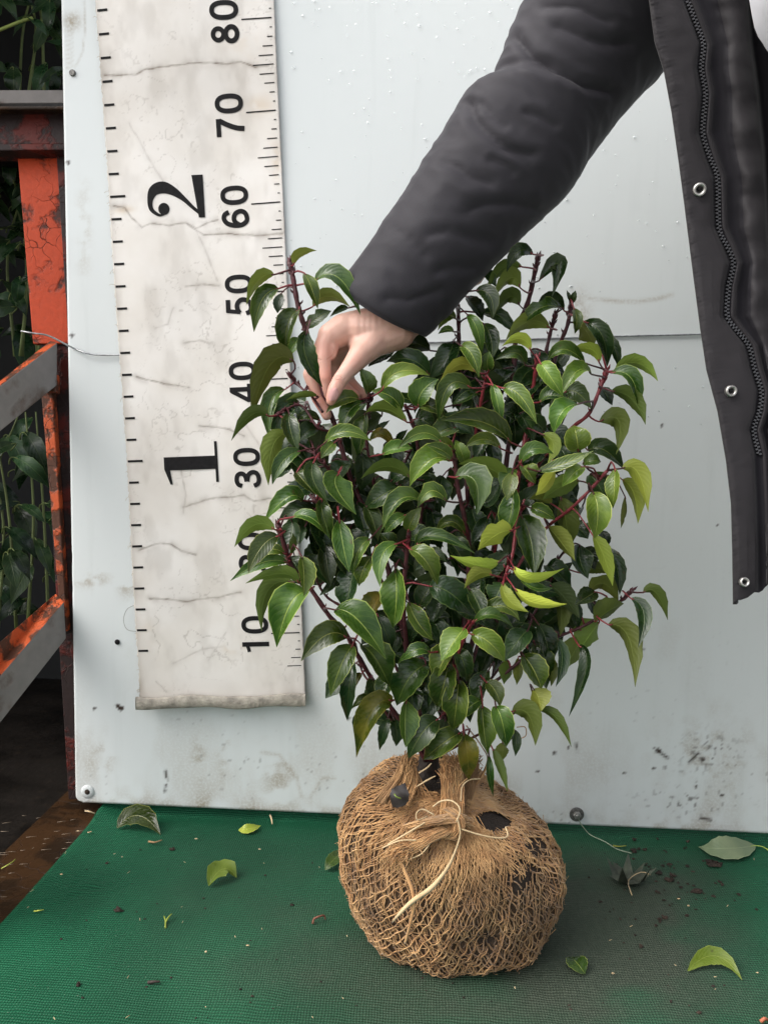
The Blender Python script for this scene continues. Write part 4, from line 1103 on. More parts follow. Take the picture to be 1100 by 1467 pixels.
# ------------------------------------------------------------------ litter on the mat
def ground_leaf(name, base, mid, tip, w, mt, lift, label, tiltup=0., fold=.3, wave=.05, cat='leaf', stalk=None, grp=None, upside=False):
    P0, P2 = on_z(*base, .0045), on_z(*tip, .0045); P1 = on_z(*mid, .004+lift*.5); P1[2] = .004+lift
    n = nrm(np.array([0, -tiltup, 1.]))*(-1 if upside else 1); mb = MB()
    leaf_geo(mb, P0, P1, P2, w, n, fold=fold, wave=wave, rows=13, petiole=None if stalk is None else on_z(*stalk, .005), prad=.0008)
    V = np.concatenate(mb.v); z = V[:, 2]; f_ = mat_height(V[:, 0], V[:, 1])+.0012
    off = 0
    for k in range(len(mb.v)):
        mb.v[k][:, 2] = np.maximum(mb.v[k][:, 2], f_[off:off+len(mb.v[k])]); off += len(mb.v[k])
    o = mb.build(name, [mt, M['leaf_light']]); tag(o, label, cat, grp); return o
ground_leaf('fallen_leaf', (168, 1187), (198, 1176), (230, 1196), .030, M['leaf'], .012, 'dark green fallen leaf arched on the mat under the lower corner of the board', .5)
ground_leaf('fallen_leaf', (342, 1189), (357, 1190), (374, 1183), .013, M['leaf_yellow'], .004, 'small yellow green leaf scrap on the mat just below the banner', .6)
ground_leaf('fallen_leaf', (299, 1270), (319, 1252), (339, 1258), .024, M['leaf_yellow'], .010, 'curled lime green leaf with a browned edge lying alone on the open mat', .4, .6, .18)
ground_leaf('fallen_leaf', (466, 1247), (482, 1233), (500, 1218), .016, M['leaf_light'], .008, 'narrow green leaf half tucked under the left side of the root ball', .5)
ground_leaf('fallen_leaf', (1082, 1212), (1040, 1222), (1000, 1214), .028, M['leaf_grey'], .010, 'dull grey green leaf with pale stalk at the foot of the board', .7, .25, .03, stalk=(1101, 1219))
ground_leaf('fallen_leaf', (838, 1396), (826, 1384), (818, 1372), .020, M['leaf'], .005, 'small heart shaped green leaf on the mat in front of the dirt stain', .3)
ground_leaf('fallen_leaf', (985, 1392), (1024, 1376), (1063, 1405), .016, M['leaf_yellow'], .008, 'yellow green crescent shaped leaf on the mat', .9, .35, .02, upside=False)
# dried holly leaf with spines
mb = MB(); c = on_z(900, 1262, .004); nsp = 9; rim_ = []
for k in range(nsp*2):
    a = k*math.pi/nsp; r = (.0255 if k % 2 == 0 else .0125)*(1+.2*math.sin(k*3)); rim_.append([c[0]+r*math.cos(a)*1.15, c[1]+r*math.sin(a)*.95, .004+(.016 if k % 2 == 0 else .004)*(1+.5*math.sin(k*1.7))])
inn = [[c[0]+.45*(p[0]-c[0]), c[1]+.45*(p[1]-c[1]), .006+.003*math.sin(i)] for i, p in enumerate(rim_)]
nn = nsp*2; mb.add(np.array(rim_+inn+[[c[0], c[1], .0045]]), [(i, (i+1) % nn, nn+(i+1) % nn, nn+i) for i in range(nn)]+[(nn+i, nn+(i+1) % nn, 2*nn) for i in range(nn)])
mb.add(*tube(catmull([on_z(905, 1283, .010), on_z(900, 1262, .010), on_z(918, 1250, .014), on_z(932, 1254, .012)], 10), .0006, 4), 1)
tag(mb.build('holly_leaf', [simple('dried holly', (.055, .065, .042), .6, var=.5, scale=90, bump=.5), M['straw']]), 'dried dark spiny holly leaf on the mat to the right of the root ball', 'leaf')
def twig(name, pls, r, mt, label, cat='twig'):
    mb = MB()
    for pl in pls: mb.add(*tube(catmull([on_z(x, y, .003+r+zz) for x, y, zz in pl], 10), np.linspace(r, r*.6, 10), 5))
    tag(mb.build(name, mt), label, cat)
twig('stalk', [[(237, 1330, 0), (237, 1320, .002), (235, 1313, .003)], [(237, 1322, .002), (242, 1314, .004), (246, 1310, .004)]], .0010, M['leaf_yellow'], 'tiny forked green stalk on the left part of the mat')
twig('bark_scrap', [[(448, 1324, 0), (450, 1317, .003), (456, 1314, .005), (464, 1312, .004), (466, 1318, 0)]], .0013, simple('red brown scrap', (.16, .06, .035), .7), 'bent reddish twig scrap on the mat left of the root ball')
twig('bark_scrap', [[(212, 1408, 0), (221, 1407, .001), (229, 1407, 0)]], .0014, simple('dark twig', (.045, .03, .025), .8), 'short dark bark scrap near the front of the mat')
twig('stalk', [[(49, 1306, 0), (56, 1305, .002), (63, 1304, 0)]], .0008, M['leaf_yellow'], 'small pale green stalk near the left edge of the mat')
twig('stalk', [[(878, 1212, 0), (887, 1213, .001), (897, 1212, 0)]], .0010, M['leaf_yellow'], 'short pale green stalk on the mat below the board bolt')
twig('straw_scrap', [[(387, 1168, .002), (389, 1174, .004), (390, 1181, .002)]], .0013, M['straw'], 'pale straw scrap at the foot of the board below the banner', 'scrap')
twig('straw_scrap', [[(122, 1162, .008), (128, 1163, .012), (136, 1166, .008)]], .0012, M['straw'], 'pale straw scrap at the lifted corner of the mat by the red post', 'scrap')
twig('straw_scrap', [[(213, 1206, 0), (222, 1207, .003), (232, 1204, 0)]], .0012, simple('tan scrap', (.40, .24, .12), .8), 'tan fibre scrap beside the arched dark green fallen leaf', 'scrap')
twig('red_scrap', [[(1090, 1464, 0), (1095, 1460, .003), (1100, 1462, 0)]], .0018, simple('orange red scrap', (.40, .12, .06), .6), 'small orange red scrap near the right front of the mat', 'scrap')
crumbs = MB(); rr = random.Random(33)
spots = [(915, 1216, 2.4), (908, 1219, 3.4), (924, 1217, 2.5), (943, 1251, 4), (960, 1261, 4.5), (963, 1254, 3), (998, 1277, 3.6), (950, 1240, 2.2), (958, 1238, 2.5), (1022, 1283, 1.8), (984, 1311, 2.2), (951, 1314, 3), (946, 1316, 2), (940, 1277, 2), (910, 1316, 1.6), (909, 1201, 3), (942, 1200, 2.4), (985, 1205, 2.6), (1034, 1266, 2.6), (1030, 1262, 2), (1058, 1280, 2.2), (985, 1241, 2), (918, 1356, 2.6), (1019, 1238, 5), (1028, 1240, 4), (170, 1304, 3.4), (171, 1303, 2.6), (418, 1295, 1.8), (380, 1253, 1.6), (153, 1235, 1.6), (247, 1216, 2.4), (112, 1411, 2.6), (1002, 1450, 1.8), (1022, 1412, 1.4)]
spots += [(rr.gauss(960, 60), rr.gauss(1262, 40), rr.uniform(.7, 1.7)) for _ in range(70)]+[(rr.uniform(20, 1090), rr.uniform(1210, 1460), rr.uniform(.5, 1.2)) for _ in range(70)]
for x, y, r in spots:
    c = on_z(x, y, .004); rm = r*.72/F*1.35; V, f_ = sphere((0, 0, 0), rm, 4, 6, (rr.uniform(.9, 1.6), rr.uniform(.8, 1.2), .7)); V = V*(1+.35*RNG.normal(size=(len(V), 1)))
    c[2] = float(mat_height(c[0], c[1]))+rm*.4; crumbs.add(V+c, f_)
tag(crumbs.build('soil_crumbs', M['soil'], smooth=False), 'dark soil crumbs scattered over the green mat', 'soil', kind='stuff')
bits = MB()
for k in range(34):
    x, y = rr.uniform(20, 1090), rr.uniform(1215, 1462); c = on_z(x, y, .0055); a = rr.uniform(0, 3.14); L = rr.uniform(.0005, .0020); d = np.array([math.cos(a), math.sin(a), .1])*L; bits.add(*tube(np.array([c-d, c+d]), rr.uniform(.0002, .00042), 4))
for x, y in [(127, 1193), (88, 1253), (130, 1192), (112, 1191), (372, 1217), (295, 1364), (175, 1228), (281, 1202), (355, 1355), (1085, 1394), (878, 1395), (986, 1298), (972, 1288)]:
    c = on_z(x, y, .0055); bits.add(*sphere(c, rr.uniform(.0008, .0015), 4, 6, (rr.uniform(1, 2), .8, .5)))
tag(bits.build('fibre_bits', M['straw']), 'tiny pale fibre bits strewn over the green mat', 'scrap', kind='stuff')
fl = MB(); rr = random.Random(2)
for k in range(60):
    x = rr.uniform(2, 140); y = rr.uniform(1165, 1330)
    if y > 1165+ (140-x)*1.15: continue
    c = on_z(x, y, .002); a = rr.uniform(.1, .5); L = rr.uniform(.002, .006); d = np.array([math.cos(a), math.sin(a), .0])*L; fl.add(*tube(np.array([c-d, c+d]), .0003, 3))
tag(fl.build('wet_fibres', simple('wet pale fibre', (.22, .17, .12), .4)), 'wet pale fibres stuck to the rusty platform edge', 'scrap', kind='stuff')

# ------------------------------------------------------------------ dark planting behind the rack
M['shade_sheet'] = simple('black shade backing', (.004, .0045, .0045), .8, var=.4, scale=30)  # near-black colour stands in for deep shade
b_ = MB(); b_.add(*box((-.75, .62, .55), 1.5, .012, 2.2)); tag(b_.build('dark_backdrop', M['shade_sheet'], smooth=False), 'added black backdrop standing in for the darkness behind the red rack', 'shade_sheet')  # backdrop added to keep the gaps behind the rack dark
b_ = MB(); b_.add(*box((-.92, .20, 1.36), .96, .92, .02)); b_.add(*box((-1.40, .28, .50), .015, .75, 1.75)); tag(b_.build('shade_blocker', M['shade_sheet'], smooth=False), 'added black sheets above and beside the rack plants to block light', 'light_block')  # unseen overhead and side sheets added to keep sky light off the rack
b_ = MB(); b_.add(*box((-.72, .26, .872), .56, .40, .012)); b_.build('shelf', M['deck'], rack, smooth=False)
M['twig'] = simple('green twig', (.10, .13, .035), .6, var=.3)
def hedge(name, label, zones, seed, nstem):
    rg = random.Random(seed); x0, y0, d0 = zones[0][0], zones[0][3], zones[0][4]; t = empty(name, at(x0, y0, d0)); tag(t, label, 'shrub', None)
    k = 0
    for (xa, xb, ya, yb, da, db_, n, lpx) in [(z[0]-z[2], z[0]+z[2], z[1], z[3], z[4], z[5], z[6], z[7]) for z in zones]:
        for i in range(n):
            x, y, d = rg.uniform(xa, xb), rg.uniform(ya, yb), rg.uniform(da, db_); a = rg.uniform(.1, 3.0); L = lpx*rg.uniform(.7, 1.2)
            P0 = at(x, y, d); P2 = at(x+L*math.cos(a), y+L*math.sin(a), d-rg.uniform(-.01, .03)); P1 = at(x+.5*L*math.cos(a), y+.5*L*math.sin(a)-.1*L, d-.02)
            nn_ = nrm(-nrm(ray(x, y))*rg.uniform(.3, 1)+np.array([rg.uniform(-.5, .5), 0, rg.uniform(.2, 1)])); mb = MB()
            leaf_geo(mb, P0, P1, P2, L*d/F*rg.uniform(.34, .44), nn_, fold=.3, wave=.03, ph=i, rows=9, petiole=at(x-6, y+10, d+.02), prad=.001)
            mb.build('leaf', [M['leaf_bg'], M['twig']], t)
    for i in range(nstem):
        z = zones[i % len(zones)]; x = rg.uniform(z[0]-z[2], z[0]+z[2]); d = rg.uniform(z[4], z[5])+.02; mb = MB()
        mb.add(*tube(catmull([at(x, z[3]+20, d), at(x+rg.uniform(-15, 15), (z[1]+z[3])/2, d), at(x+rg.uniform(-40, 40), z[1], d)], 14), np.linspace(.0028, .0012, 14), 5)); mb.build('stem', M['twig'], t)
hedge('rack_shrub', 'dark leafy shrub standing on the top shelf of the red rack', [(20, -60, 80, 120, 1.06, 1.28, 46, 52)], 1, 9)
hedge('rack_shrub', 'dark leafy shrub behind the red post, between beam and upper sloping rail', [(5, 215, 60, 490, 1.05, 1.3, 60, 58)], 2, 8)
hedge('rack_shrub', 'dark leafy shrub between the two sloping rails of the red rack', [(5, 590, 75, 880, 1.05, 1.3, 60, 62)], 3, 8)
mb = MB(); mb.add(*tube(catmull([at(-20, 50, 1.04), at(0, 42, 1.04), at(30, 30, 1.045), at(47, 25, 1.05)], 12), .0022, 5)); tag(mb.build('twig', simple('bright green twig', (.22, .27, .06), .6)), 'bright green bare twig poking across the dark shrub on the rack shelf', 'twig')

# ------------------------------------------------------------------ person reaching in from the right
person = empty('person', (.60, -.42, GZ))
tag(person, 'person in a black padded coat pinching the shrub, coat hanging open', 'person')
def from_eval(name, mb, voxel, smooth_it, mats, parent, factor=.5):
    """fuse overlapping closed shapes into one continuous surface"""
    me = bpy.data.meshes.new('tmp'); me.from_pydata(np.concatenate(mb.v).tolist(), [], mb.f); o = bpy.data.objects.new('tmp', me); COL.objects.link(o)
    r_ = o.modifiers.new('r', 'REMESH'); r_.mode = 'VOXEL'; r_.voxel_size = voxel; r_.use_smooth_shade = True
    s_ = o.modifiers.new('s', 'SMOOTH'); s_.factor = factor; s_.iterations = smooth_it
    dg = bpy.context.evaluated_depsgraph_get(); dg.update(); e_ = o.evaluated_get(dg); m2 = bpy.data.meshes.new_from_object(e_)
    V = np.zeros(len(m2.vertices)*3); m2.vertices.foreach_get('co', V); V = V.reshape(-1, 3); fs = [tuple(p.vertices) for p in m2.polygons]
    bpy.data.objects.remove(o); bpy.data.meshes.remove(me); bpy.data.meshes.remove(m2)
    return V, fs
def cap(mb, pts, rad, sub=6):
    """tapered capsule chain (closed)"""
    P = np.asarray(pts, float); r = np.asarray(rad, float)
    for i in range(len(P)-1):
        n = max(2, int(np.linalg.norm(P[i+1]-P[i])/max(.25*min(r[i], r[i+1]), 1e-4)))
        n = min(n, 14)
        for t in np.linspace(0, 1, n+1): mb.add(*sphere(P[i]+(P[i+1]-P[i])*t, r[i]+(r[i+1]-r[i])*t, 8, 12))
def capx(mb, l): cap(mb, [at(x, y, d) for x, y, d, r in l], [r*d/F for x, y, d, r in l])
# hand and forearm (fine), closed on the shoot
hd = MB()
capx(hd, [(660, 372, .700, 42), (605, 430, .694, 37), (566, 462, .690, 34), (538, 470, .687, 31), (514, 471, .685, 27)])
capx(hd, [(566, 470, .690, 32), (536, 484, .686, 27), (520, 494, .682, 22)])
capx(hd, [(520, 468, .688, 26), (492, 472, .684, 23), (474, 482, .680, 20)])
capx(hd, [(524, 472, .694, 26), (498, 478, .698, 23), (482, 490, .700, 20)])
capx(hd, [(472, 482, .680, 17), (464, 496, .675, 13.5), (463, 514, .670, 11.2), (466, 540, .669, 9.2), (470, 560, .673, 7.8), (471, 566, .675, 7)])       # index
capx(hd, [(470, 488, .694, 17), (455, 512, .698, 12), (444, 536, .700, 10.5), (455, 570, .700, 9.2), (466, 590, .696, 8), (468, 595, .695, 7.5)])        # middle
capx(hd, [(480, 492, .702, 16), (474, 520, .712, 11), (482, 545, .716, 10), (500, 562, .713, 8.8), (509, 567, .710, 7.8)])                              # ring
capx(hd, [(492, 496, .708, 14), (492, 522, .720, 9.5), (502, 548, .722, 8.6), (520, 566, .718, 7.6)])                                                # little
capx(hd, [(538, 486, .684, 24), (518, 506, .674, 18.5), (507, 520, .667, 14.8), (495, 534, .661, 11.8), (486, 546, .657, 11.2), (479, 560, .655, 10.6), (475, 570, .655, 8.6), (474, 574, .655, 7.2)])  # thumb
capx(hd, [(474, 498, .676, 11), (474, 508, .674, 8.5)])
HV, HF = from_eval('hand', hd, .0011, 7, None, person)
# rest of the figure, coarse, under the clothes
S_ = lambda x, y, z: np.array([x, y, z])
SHR = at(1040, -165, .590); NK = S_(.375, -.41, .94); HIP = S_(.60, -.42, .30); SHL = S_(.56, -.43, .88)
bd = MB()
cap(bd, [at(660, 372, .700), at(752, 187, .665), at(850, 60, .640), SHR], [.030, .036, .036, .045])
cap(bd, [SHR, NK], [.050, .055]); cap(bd, [NK, SHL], [.055, .050]); cap(bd, [SHL, S_(.655, -.42, .64), S_(.65, -.50, .42), S_(.648, -.52, .35)], [.045, .038, .027, .03])
cap(bd, [NK, S_(.36, -.41, .80), S_(.47, -.42, .58), HIP], [.07, .10, .11, .12])
for sx in (-.085, .085): cap(bd, [S_(.60+sx, -.425, .27), S_(.60+sx*1.1, -.44, -.10), S_(.60+sx*1.15, -.42, -.47)], [.085, .058, .040]); cap(bd, [S_(.60+sx*1.15, -.41, -.515), S_(.60+sx*1.2, -.57, -.525)], [.034, .025])
HC = S_(.365, -.445, 1.155); cap(bd, [NK, S_(.37, -.425, 1.06)], [.055, .052])
bd.add(*sphere(HC, .085, 14, 18, (.88, 1.08, 1.28))); bd.add(*sphere(HC+S_(0, -.03, -.065), .05, 8, 12, (1, 1, .9))); bd.add(*sphere(HC+S_(0, -.098, -.018), .014, 6, 8, (.9, 1.2, 1.7)))
for sx in (-1, 1): bd.add(*sphere(HC+S_(sx*.077, .005, -.005), .022, 6, 8, (.4, .8, 1.4))); bd.add(*sphere(HC+S_(sx*.03, -.080, .014), .012, 6, 8))
bd.add(*sphere(HC+S_(0, -.085, -.058), .016, 6, 8, (1.5, .6, .45)))
BV, BF = from_eval('body', bd, .011, 3, None, person)
def skin():
    mt, nt, b = mat('pale skin'); tc = nd(nt, 'ShaderNodeTexCoord'); n = noise_(nt, tc.outputs['Object'], 45., 4.); n2 = noise_(nt, tc.outputs['Object'], 700., 3.)
    fl_ = nd(nt, 'ShaderNodeAttribute', attribute_name='flush')
    c = mixrgb(nt, ramp(nt, n, .3, .7), (.58, .34, .265), (.67, .42, .34)); c = mixrgb(nt, fl_.outputs['Fac'], c, (.56, .20, .145))
    nt.links.new(c, b.inputs['Base Color']); b.inputs['Roughness'].default_value = .48
    b.inputs['Subsurface Weight'].default_value = .18; b.inputs['Subsurface Radius'].default_value = (.005, .0018, .001); b.inputs['Subsurface Scale'].default_value = 1.
    cr = nd(nt, 'ShaderNodeAttribute', attribute_name='crease')
    bp = nd(nt, 'ShaderNodeBump'); bp.inputs['Strength'].default_value = .5; bp.inputs['Distance'].default_value = .0012
    nt.links.new(math_(nt, 'SUBTRACT', math_(nt, 'MULTIPLY', n2, .12), cr.outputs['Fac']), bp.inputs['Height']); nt.links.new(bp.outputs[0], b.inputs['Normal']); return mt
b_ = MB(); b_.add(HV, HF); b_.add(BV, BF)
q = proj(HV); fl_ = np.zeros(len(HV)+len(BV)); cr_ = fl_.copy()
for (x, y, r, a) in [(475, 566, 18, .55), (455, 575, 26, .6), (505, 562, 16, .75), (464, 500, 20, .35), (486, 546, 9, .35), (510, 518, 12, .3), (462, 540, 18, .45)]:
    fl_[:len(HV)] = np.maximum(fl_[:len(HV)], a*np.exp(-((q[:, 0]-x)**2+(q[:, 1]-y)**2)/r**2))
for pl in ([(479, 540), (486, 541), (493, 546)], [(479, 543), (486, 545), (492, 550)], [(481, 537), (488, 538), (494, 543)], [(477, 498), (480, 504), (476, 511), (469, 515)], [(452, 512), (460, 516)]):
    cr_[:len(HV)] = np.maximum(cr_[:len(HV)], np.exp(-(seg_dist(q[:, 0], q[:, 1], pl)/1.0)**2))
body = b_.build('body', skin(), person, attrs={'flush': fl_, 'crease': cr_})
# thumb nail
nb_ = nrm(-ray(477, 565)+RT*.35); tn = nrm(at(475, 572, .645)-at(483, 555, .646)); sn = np.cross(tn, nb_)
mb = MB(); nc = at(478.5, 565, .6468); g_ = []
for i in range(7):
    for j in range(5):
        v, u = i/6*2-1, j/4*2-1; ww_ = .0042*math.sqrt(max(.05, 1-abs(v)**3)); g_.append(nc+tn*v*.0060+sn*u*ww_-nb_*(.0016*u*u+.0006*v*v))
mb.add(g_, grid_faces(7, 5)); mb.build('thumb_nail', simple('finger nail', (.66, .36, .33), .25, var=.06), body)

# clothes
def fabric(name, col, rough=.55, bump=.25):
    mt, nt, b = mat(name); tc = nd(nt, 'ShaderNodeTexCoord'); n = noise_(nt, tc.outputs['Object'], 9., 4.); n2 = noise_(nt, tc.outputs['Object'], 1300., 2.); n3 = noise_(nt, tc.outputs['Object'], 34., 3., .6)
    c = mixrgb(nt, ramp(nt, n, .3, .7), tuple(x*.88 for x in col), tuple(x*1.12 for x in col)); nt.links.new(c, b.inputs['Base Color'])
    b.inputs['Roughness'].default_value = rough; b.inputs['Sheen Weight'].default_value = .12; b.inputs['Sheen Roughness'].default_value = .4; b.inputs['Specular IOR Level'].default_value = .16
    bp = nd(nt, 'ShaderNodeBump'); bp.inputs['Strength'].default_value = bump; bp.inputs['Distance'].default_value = .004
    nt.links.new(math_(nt, 'ADD', n3, math_(nt, 'MULTIPLY', n2, .16)), bp.inputs['Height']); nt.links.new(bp.outputs[0], b.inputs['Normal']); return mt
M['coat'] = fabric('black nylon', (.0350, .0330, .0385), .62, .10); M['coat_front'] = fabric('black nylon front', (.0225, .0205, .0225), .62, .2); M['lining'] = fabric('black lining', (.011, .010, .013), .7, .2)
M['sweat'] = fabric('light grey sweatshirt', (.62, .62, .66), .9, .1); M['trousers'] = fabric('dark trousers', (.020, .022, .030), .8)
coat = empty('coat', (.60, -.42, .9)); coat.parent = person; coat.location = (0, 0, .9-GZ)
# sleeve, lofted between its upper and lower outlines
RINGS = [((496, 412), (606, 478), 0.690), ((490, 405), (615, 480), 0.690), ((514, 372), (655, 437), 0.688), ((559, 307), (728, 357), 0.682), ((593, 254), (768, 318), 0.676), ((632, 192), (810, 276), 0.670), ((659, 149), (846, 225), 0.663), ((676, 131), (868, 197), 0.659), ((703, 120), (884, 176), 0.655),
         ((711, 101), (900, 155), 0.651), ((726, 62), (925, 127), 0.646), ((740, 23), (955, 97), 0.640), ((756, -5), (990, 55), 0.632), ((795, -75), (1035, -10), 0.618), ((880, -160), (1085, -80), 0.600), ((960, -215), (1130, -150), 0.585)]
arr = np.array([[u[0], u[1], l[0], l[1], d] for u, l, d in RINGS]); NRg, NSg = 250, 150; ar = catmull(arr, NRg)
CREASES = [([(742, 56), (762, 85), (796, 104), (841, 121), (875, 130)], .0050, 8), ([(672, 150), (680, 170), (694, 186), (728, 211), (762, 220)], .0055, 9), ([(690, 150), (704, 168), (722, 180)], .003, 6), ([(706, 228), (722, 236), (735, 245)], .003, 6), ([(756, 160), (775, 166), (796, 180)], .003, 6),
  ([(615, 335), (640, 330), (666, 338), (700, 345)], .0035, 8), ([(626, 390), (650, 382), (677, 383)], .003, 7), ([(770, 300), (740, 290), (700, 292), (672, 300)], .0035, 10), ([(560, 330), (590, 345), (610, 365)], .0025, 8), ([(800, 40), (840, 55), (900, 62)], .0035, 9), ([(560, 420), (590, 425), (630, 415)], .0025, 7), ([(780, 10), (830, 12), (870, 30)], .003, 8), ([(640, 230), (665, 250), (700, 262)], .003, 9)]
SV = []; ang = np.arange(NSg)*2*math.pi/NSg
for i in range(NRg):
    ux, uy, lx, ly, d = ar[i]; Uw, Lw = at(ux, uy, d), at(lx, ly, d); c = (Uw+Lw)/2; a_ = (Uw-Lw)/2; bb = -FWD*np.linalg.norm(a_)*.86
    SV.append(c+np.cos(ang)[:, None]*a_+np.sin(ang)[:, None]*bb)
SV = np.array(SV); cen = SV.mean(1, keepdims=True); nor = nrm(SV-cen); flat = SV.reshape(-1, 3); q = proj(flat); fr = (np.sin(ang)[None, :] > -.3)*np.ones((NRg, 1)); disp = np.zeros(len(flat))
qx, qy = q[:, 0]+5*(fbm(q[:, 0]/30, q[:, 1]/30, 2)-.5), q[:, 1]+5*(fbm(q[:, 0]/30+9, q[:, 1]/30, 2)-.5)
for pl, amp, wd in CREASES:
    wd = wd*.62; d = seg_dist(qx, qy, pl); disp += -.80*amp*np.exp(-(d/(wd*1.3)))+amp*.20*np.exp(-((d-3*wd)/(2*wd))**2)
axd = nrm(at(650, 330, .69)-at(548, 452, .69)); acd = nrm(np.cross(axd, FWD))
def rdg(k1, k2, sd): return np.array([1-2.2*abs(mnoise.noise(Vector((p@axd*k1+sd+.6*mnoise.noise(Vector(p)*18), p@acd*k2, p@FWD*k2+sd)))) for p in flat])
disp = disp*fr.ravel()+.0022*np.array([mnoise.noise(Vector(p)*13) for p in flat])+.0012*rdg(16, 6, 3.1)+.0010*rdg(44, 14, 8.7)+.0007*rdg(95, 36, 1.7)-.0010
ramp_c = np.repeat(np.clip((np.arange(NRg)-2)/16, .1, 1), NSg)
flat = flat+nor.reshape(-1, 3)*(disp*ramp_c)[:, None]
ad_ = nrm(at(548, 452, .69)-at(650, 330, .69)); bow = (np.clip(1-np.arange(NRg)/32, 0, 1)[:, None]*(.015*np.clip(np.sin(ang), -.4, 1))[None, :]).ravel(); flat = flat+ad_*bow[:, None]
# cuff turned inward
c0 = flat[:NSg].mean(0); inn1 = c0+(flat[:NSg]-c0)*.90+nrm(at(640, 370, .69)-at(550, 445, .69))*.004; inn2 = c0+(flat[:NSg]-c0)*.80+nrm(at(640, 370, .69)-at(550, 445, .69))*.05
V = np.vstack([inn2, inn1, flat]); b_ = MB(); b_.add(V, grid_faces(NRg+2, NSg, True)); sl = b_.build('sleeve', M['coat'], coat)
# coat body: right front hangs open and shows its inside with the zip
eY = [-230, -150, -60, 0, 60, 101, 160, 230, 290, 370, 470, 530, 590, 660, 720, 790, 866]; eX = [915, 908, 918, 930, 938, 951, 962, 972, 980, 990, 1003, 1012, 1028, 1040, 1047, 1049, 1050]
ZIP = np.array([(972, -60), (984, 0), (998, 37), (1007, 64), (1004, 98), (1010, 135), (1006, 190), (1017, 227), (1027, 255), (1029, 325), (1041, 353), (1050, 377), (1043, 411), (1041, 453), (1054, 472), (1072, 495), (1080, 528), (1090, 561), (1087, 590), (1079, 616), (1087, 652), (1090, 720), (1092, 790), (1092, 866)], float)
rY = [-230, 0, 60, 123, 215, 330, 450, 560, 700, 780, 866]; rX = [1075, 1070, 1075, 1084, 1093, 1099, 1106, 1116, 1112, 1106, 1104]
rows = np.concatenate([np.arange(-220, 866, 3.), [866.]]); G = []
def zipd(y): return 0.5330+.0016*math.sin(y*.021)
for iy, y in enumerate(rows):
    e_, z_, r_ = np.interp(y, eY, eX), np.interp(y, ZIP[:, 1], ZIP[:, 0]), np.interp(y, rY, rX); r_ = max(r_, z_+16)
    hem = lambda f: y-(f*26+3*math.sin(f*14) if y > 840 else f*26*max(0, (y-780)/60) if y > 780 else 0)
    fold = .0034*mnoise.noise(Vector((y*.014, 1.3, 0)))+.0012*mnoise.noise(Vector((y*.06, 4.3, 0))); pk_ = .0005*math.sin(y*.9)+.0006*mnoise.noise(Vector((y*.12, 9, 0)))
    cols = [(e_+2, 0.5350), (e_-.5, 0.5315), (e_+1.5, 0.5290+pk_), (e_+7, 0.5284-pk_), (e_+.25*(z_-e_), 0.5280+fold), (e_+.5*(z_-e_), 0.5288-fold*1.5), (e_+.75*(z_-e_), 0.5280+fold*.7), (z_-10, 0.5290), (z_-6.5, 0.5295), (z_-5, 0.5325), (z_, 0.5335), (z_+5, 0.5325), (z_+8, 0.5300), (z_+13, 0.5340),
            (z_+.30*(r_-z_)+8, 0.5390), (z_+.45*(r_-z_)+5, 0.5315+2*fold), (z_+.7*(r_-z_), 0.5285+1.5*mnoise.noise(Vector((y*.03, 7, 0)))*.004), (r_-5, 0.5310), (r_, 0.5390), (r_+2, 0.5490), (r_+9, 0.5570), (r_+30, 0.5450)]
    row = [at(x, hem(min(1, max(0, (x-e_)/50))), d+.004*math.sin(y*.006)) for x, d in cols]
    zz = row[-1][2]; tcx = np.interp(zz, [.3, .5, .75, .95], [.60, .53, .40, .385]); sc_ = np.interp(zz, [.30, .6, .88, .95, 1.0], [1., 1., 1., .9, .8])
    for a in np.linspace(150, -75, 26):
        row.append(np.array([tcx+.185*sc_*math.cos(R(a)), -.42+.160*sc_*math.sin(R(a))+.004*math.sin(a*.3+zz*20), zz]))
    G.append(row)
G = np.array(G); b_ = MB(); b_.add(G.reshape(-1, 3), [q_[::-1] for q_ in grid_faces(*G.shape[:2])]); nc_ = G.shape[1]-1
b_.m = [1 if 8 <= (k_ % nc_) <= 10 or 13 <= (k_ % nc_) <= 14 or 18 <= (k_ % nc_) <= 21 else 0 for k_ in range(len(b_.f))]
front = b_.build('coat_body', [M['coat_front'], M['lining']], coat); md = front.modifiers.new('t', 'SOLIDIFY'); md.thickness = .0025; md.offset = -1
mb = MB(); zp = catmull(ZIP[1:-3], 400); seg = np.concatenate([[0], np.cumsum(np.hypot(*np.diff(zp, axis=0).T))]); tot = seg[-1]
for i, s_ in enumerate(np.arange(0, tot, 2.6)):
    x = np.interp(s_, seg, zp[:, 0]); y = np.interp(s_, seg, zp[:, 1]); x2 = np.interp(s_+1, seg, zp[:, 0]); y2 = np.interp(s_+1, seg, zp[:, 1]); tx, ty = x2-x, y2-y; L = math.hypot(tx, ty)+1e-9
    sd = (1 if i % 2 else -1)*1.7; c = at(x-ty/L*sd, y+tx/L*sd, 0.5318+.004*math.sin(y*.006)); t3 = nrm(RT*tx-UP*ty); n3 = -FWD
    mb.add(*box(c, .0017, .0011, .0020, np.stack([np.cross(t3, n3), t3, n3], 1)))
zo = mb.build('zip', simple('gunmetal zip teeth', (.075, .075, .08), .4, .5, var=.2), coat, smooth=False); zo['kind'] = 'stuff'
mb = MB(); C = np.array([at(x, y, 0.5332+.004*math.sin(y*.006)) for x, y in zp[::4]]); sidev = RT*.0055
mb.add(np.concatenate([C-sidev, C+sidev]), [(i, i+1, len(C)+i+1, len(C)+i) for i in range(len(C)-1)]); mb.build('zip_tape', M['lining'], coat)
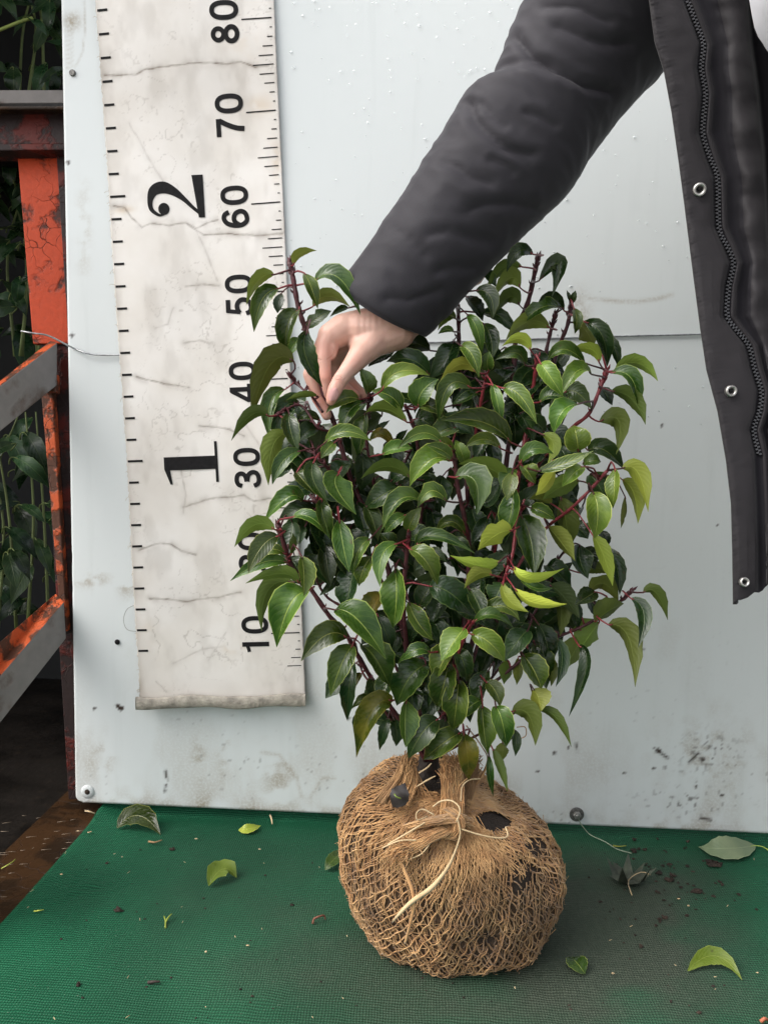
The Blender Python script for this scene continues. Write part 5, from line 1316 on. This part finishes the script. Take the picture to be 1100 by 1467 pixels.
for (x, y, rp, d) in ((1002, 271, 9.5, 0.5265), (1047, 560, 8.5, 0.5265), (1066, 834, 7, 0.5250)):
    d = d+.004*math.sin(y*.006)
    c = at(x, y, d); nv = nrm(-ray(x, y)+RT*(.25 if y < 400 else .5)); u_ = nrm(np.cross(nv, UP)); v_ = np.cross(nv, u_); r = rp*d/F; mb = MB(); n_ = 26
    pr = [(1., -.0012), (1., .0006), (.88, .0018), (.66, .0016), (.50, .0008), (.44, .0002), (.42, -.001), (.2, -.0012)]
    mb.add([c+nv*h_+r*k_*(math.cos(t)*u_+math.sin(t)*v_) for k_, h_ in pr for t in np.arange(n_)*2*math.pi/n_], grid_faces(len(pr), n_, True)); sn_ = mb.build('snap_button', M['metal'], coat)
    mb = MB(); mb.add(*sphere(c-nv*.0004, r*.36, 6, 12, (1, 1, .6))); mb.build('socket', M['ink'], sn_)
# far sleeve and shoulders of the coat
mb = MB(); pts = catmull([S_(.54, -.43, .90), S_(.60, -.43, .83), S_(.66, -.42, .64), S_(.652, -.495, .43)], 40); mb.add(*tube(pts, np.linspace(.074, .058, 40)*(1+.04*np.sin(np.arange(40)*.9)), 24)); mb.build('sleeve', M['coat'], coat)
mb = MB(); cap(mb, [SHR, S_(.30, -.40, .925), NK+S_(0, .01, -.01), S_(.46, -.43, .915), SHL], [.080, .075, .07, .075, .08]); cap(mb, [NK+S_(-.05, .03, .02), NK+S_(.05, .03, .02)], [.05, .05])
V, fs = from_eval('s', mb, .010, 4, None, person); b_ = MB(); b_.add(V, fs); b_.build('coat_shoulders', M['coat'], coat)
mb = MB(); cap(mb, [S_(.365, -.42, .88), S_(.326, -.42, .800), S_(.475, -.42, .56), S_(.60, -.42, .31)], [.10, .148, .135, .14])
V, fs = from_eval('s', mb, .010, 4, None, person); b_ = MB(); b_.add(V, fs); b_.build('sweatshirt', M['sweat'], person)
mb = MB()
for sx in (-.085, .085): cap(mb, [S_(.60+sx, -.425, .28), S_(.60+sx*1.1, -.44, -.10), S_(.60+sx*1.15, -.42, -.50)], [.105, .080, .062])
V, fs = from_eval('s', mb, .011, 3, None, person); b_ = MB(); b_.add(V, fs); b_.build('trousers', M['trousers'], person)
for sx in (-1, 1):
    mb = MB(); mb.add(*sphere(S_(.60+sx*.10, -.48, -.522), .05, 8, 14, (1, 2.5, .75))); V = np.concatenate(mb.v); mb.v = [np.column_stack([V[:, :2], np.maximum(V[:, 2], GZ+.001)])]; mb.build('shoe', M['lining'], person)
mb = MB(); mb.add(*sphere(HC+S_(0, .018, .020), .098, 14, 20, (.95, 1.05, 1.22))); V = np.concatenate(mb.v); k_ = (V[:, 1] < HC[1]-.045) & (V[:, 2] < HC[2]+.055); V[k_, 1] = HC[1]-.045; mb.v = [V]; mb.build('hair', simple('brown hair', (.06, .035, .02), .5, var=.4, scale=60, bump=.8, bscale=120), person)
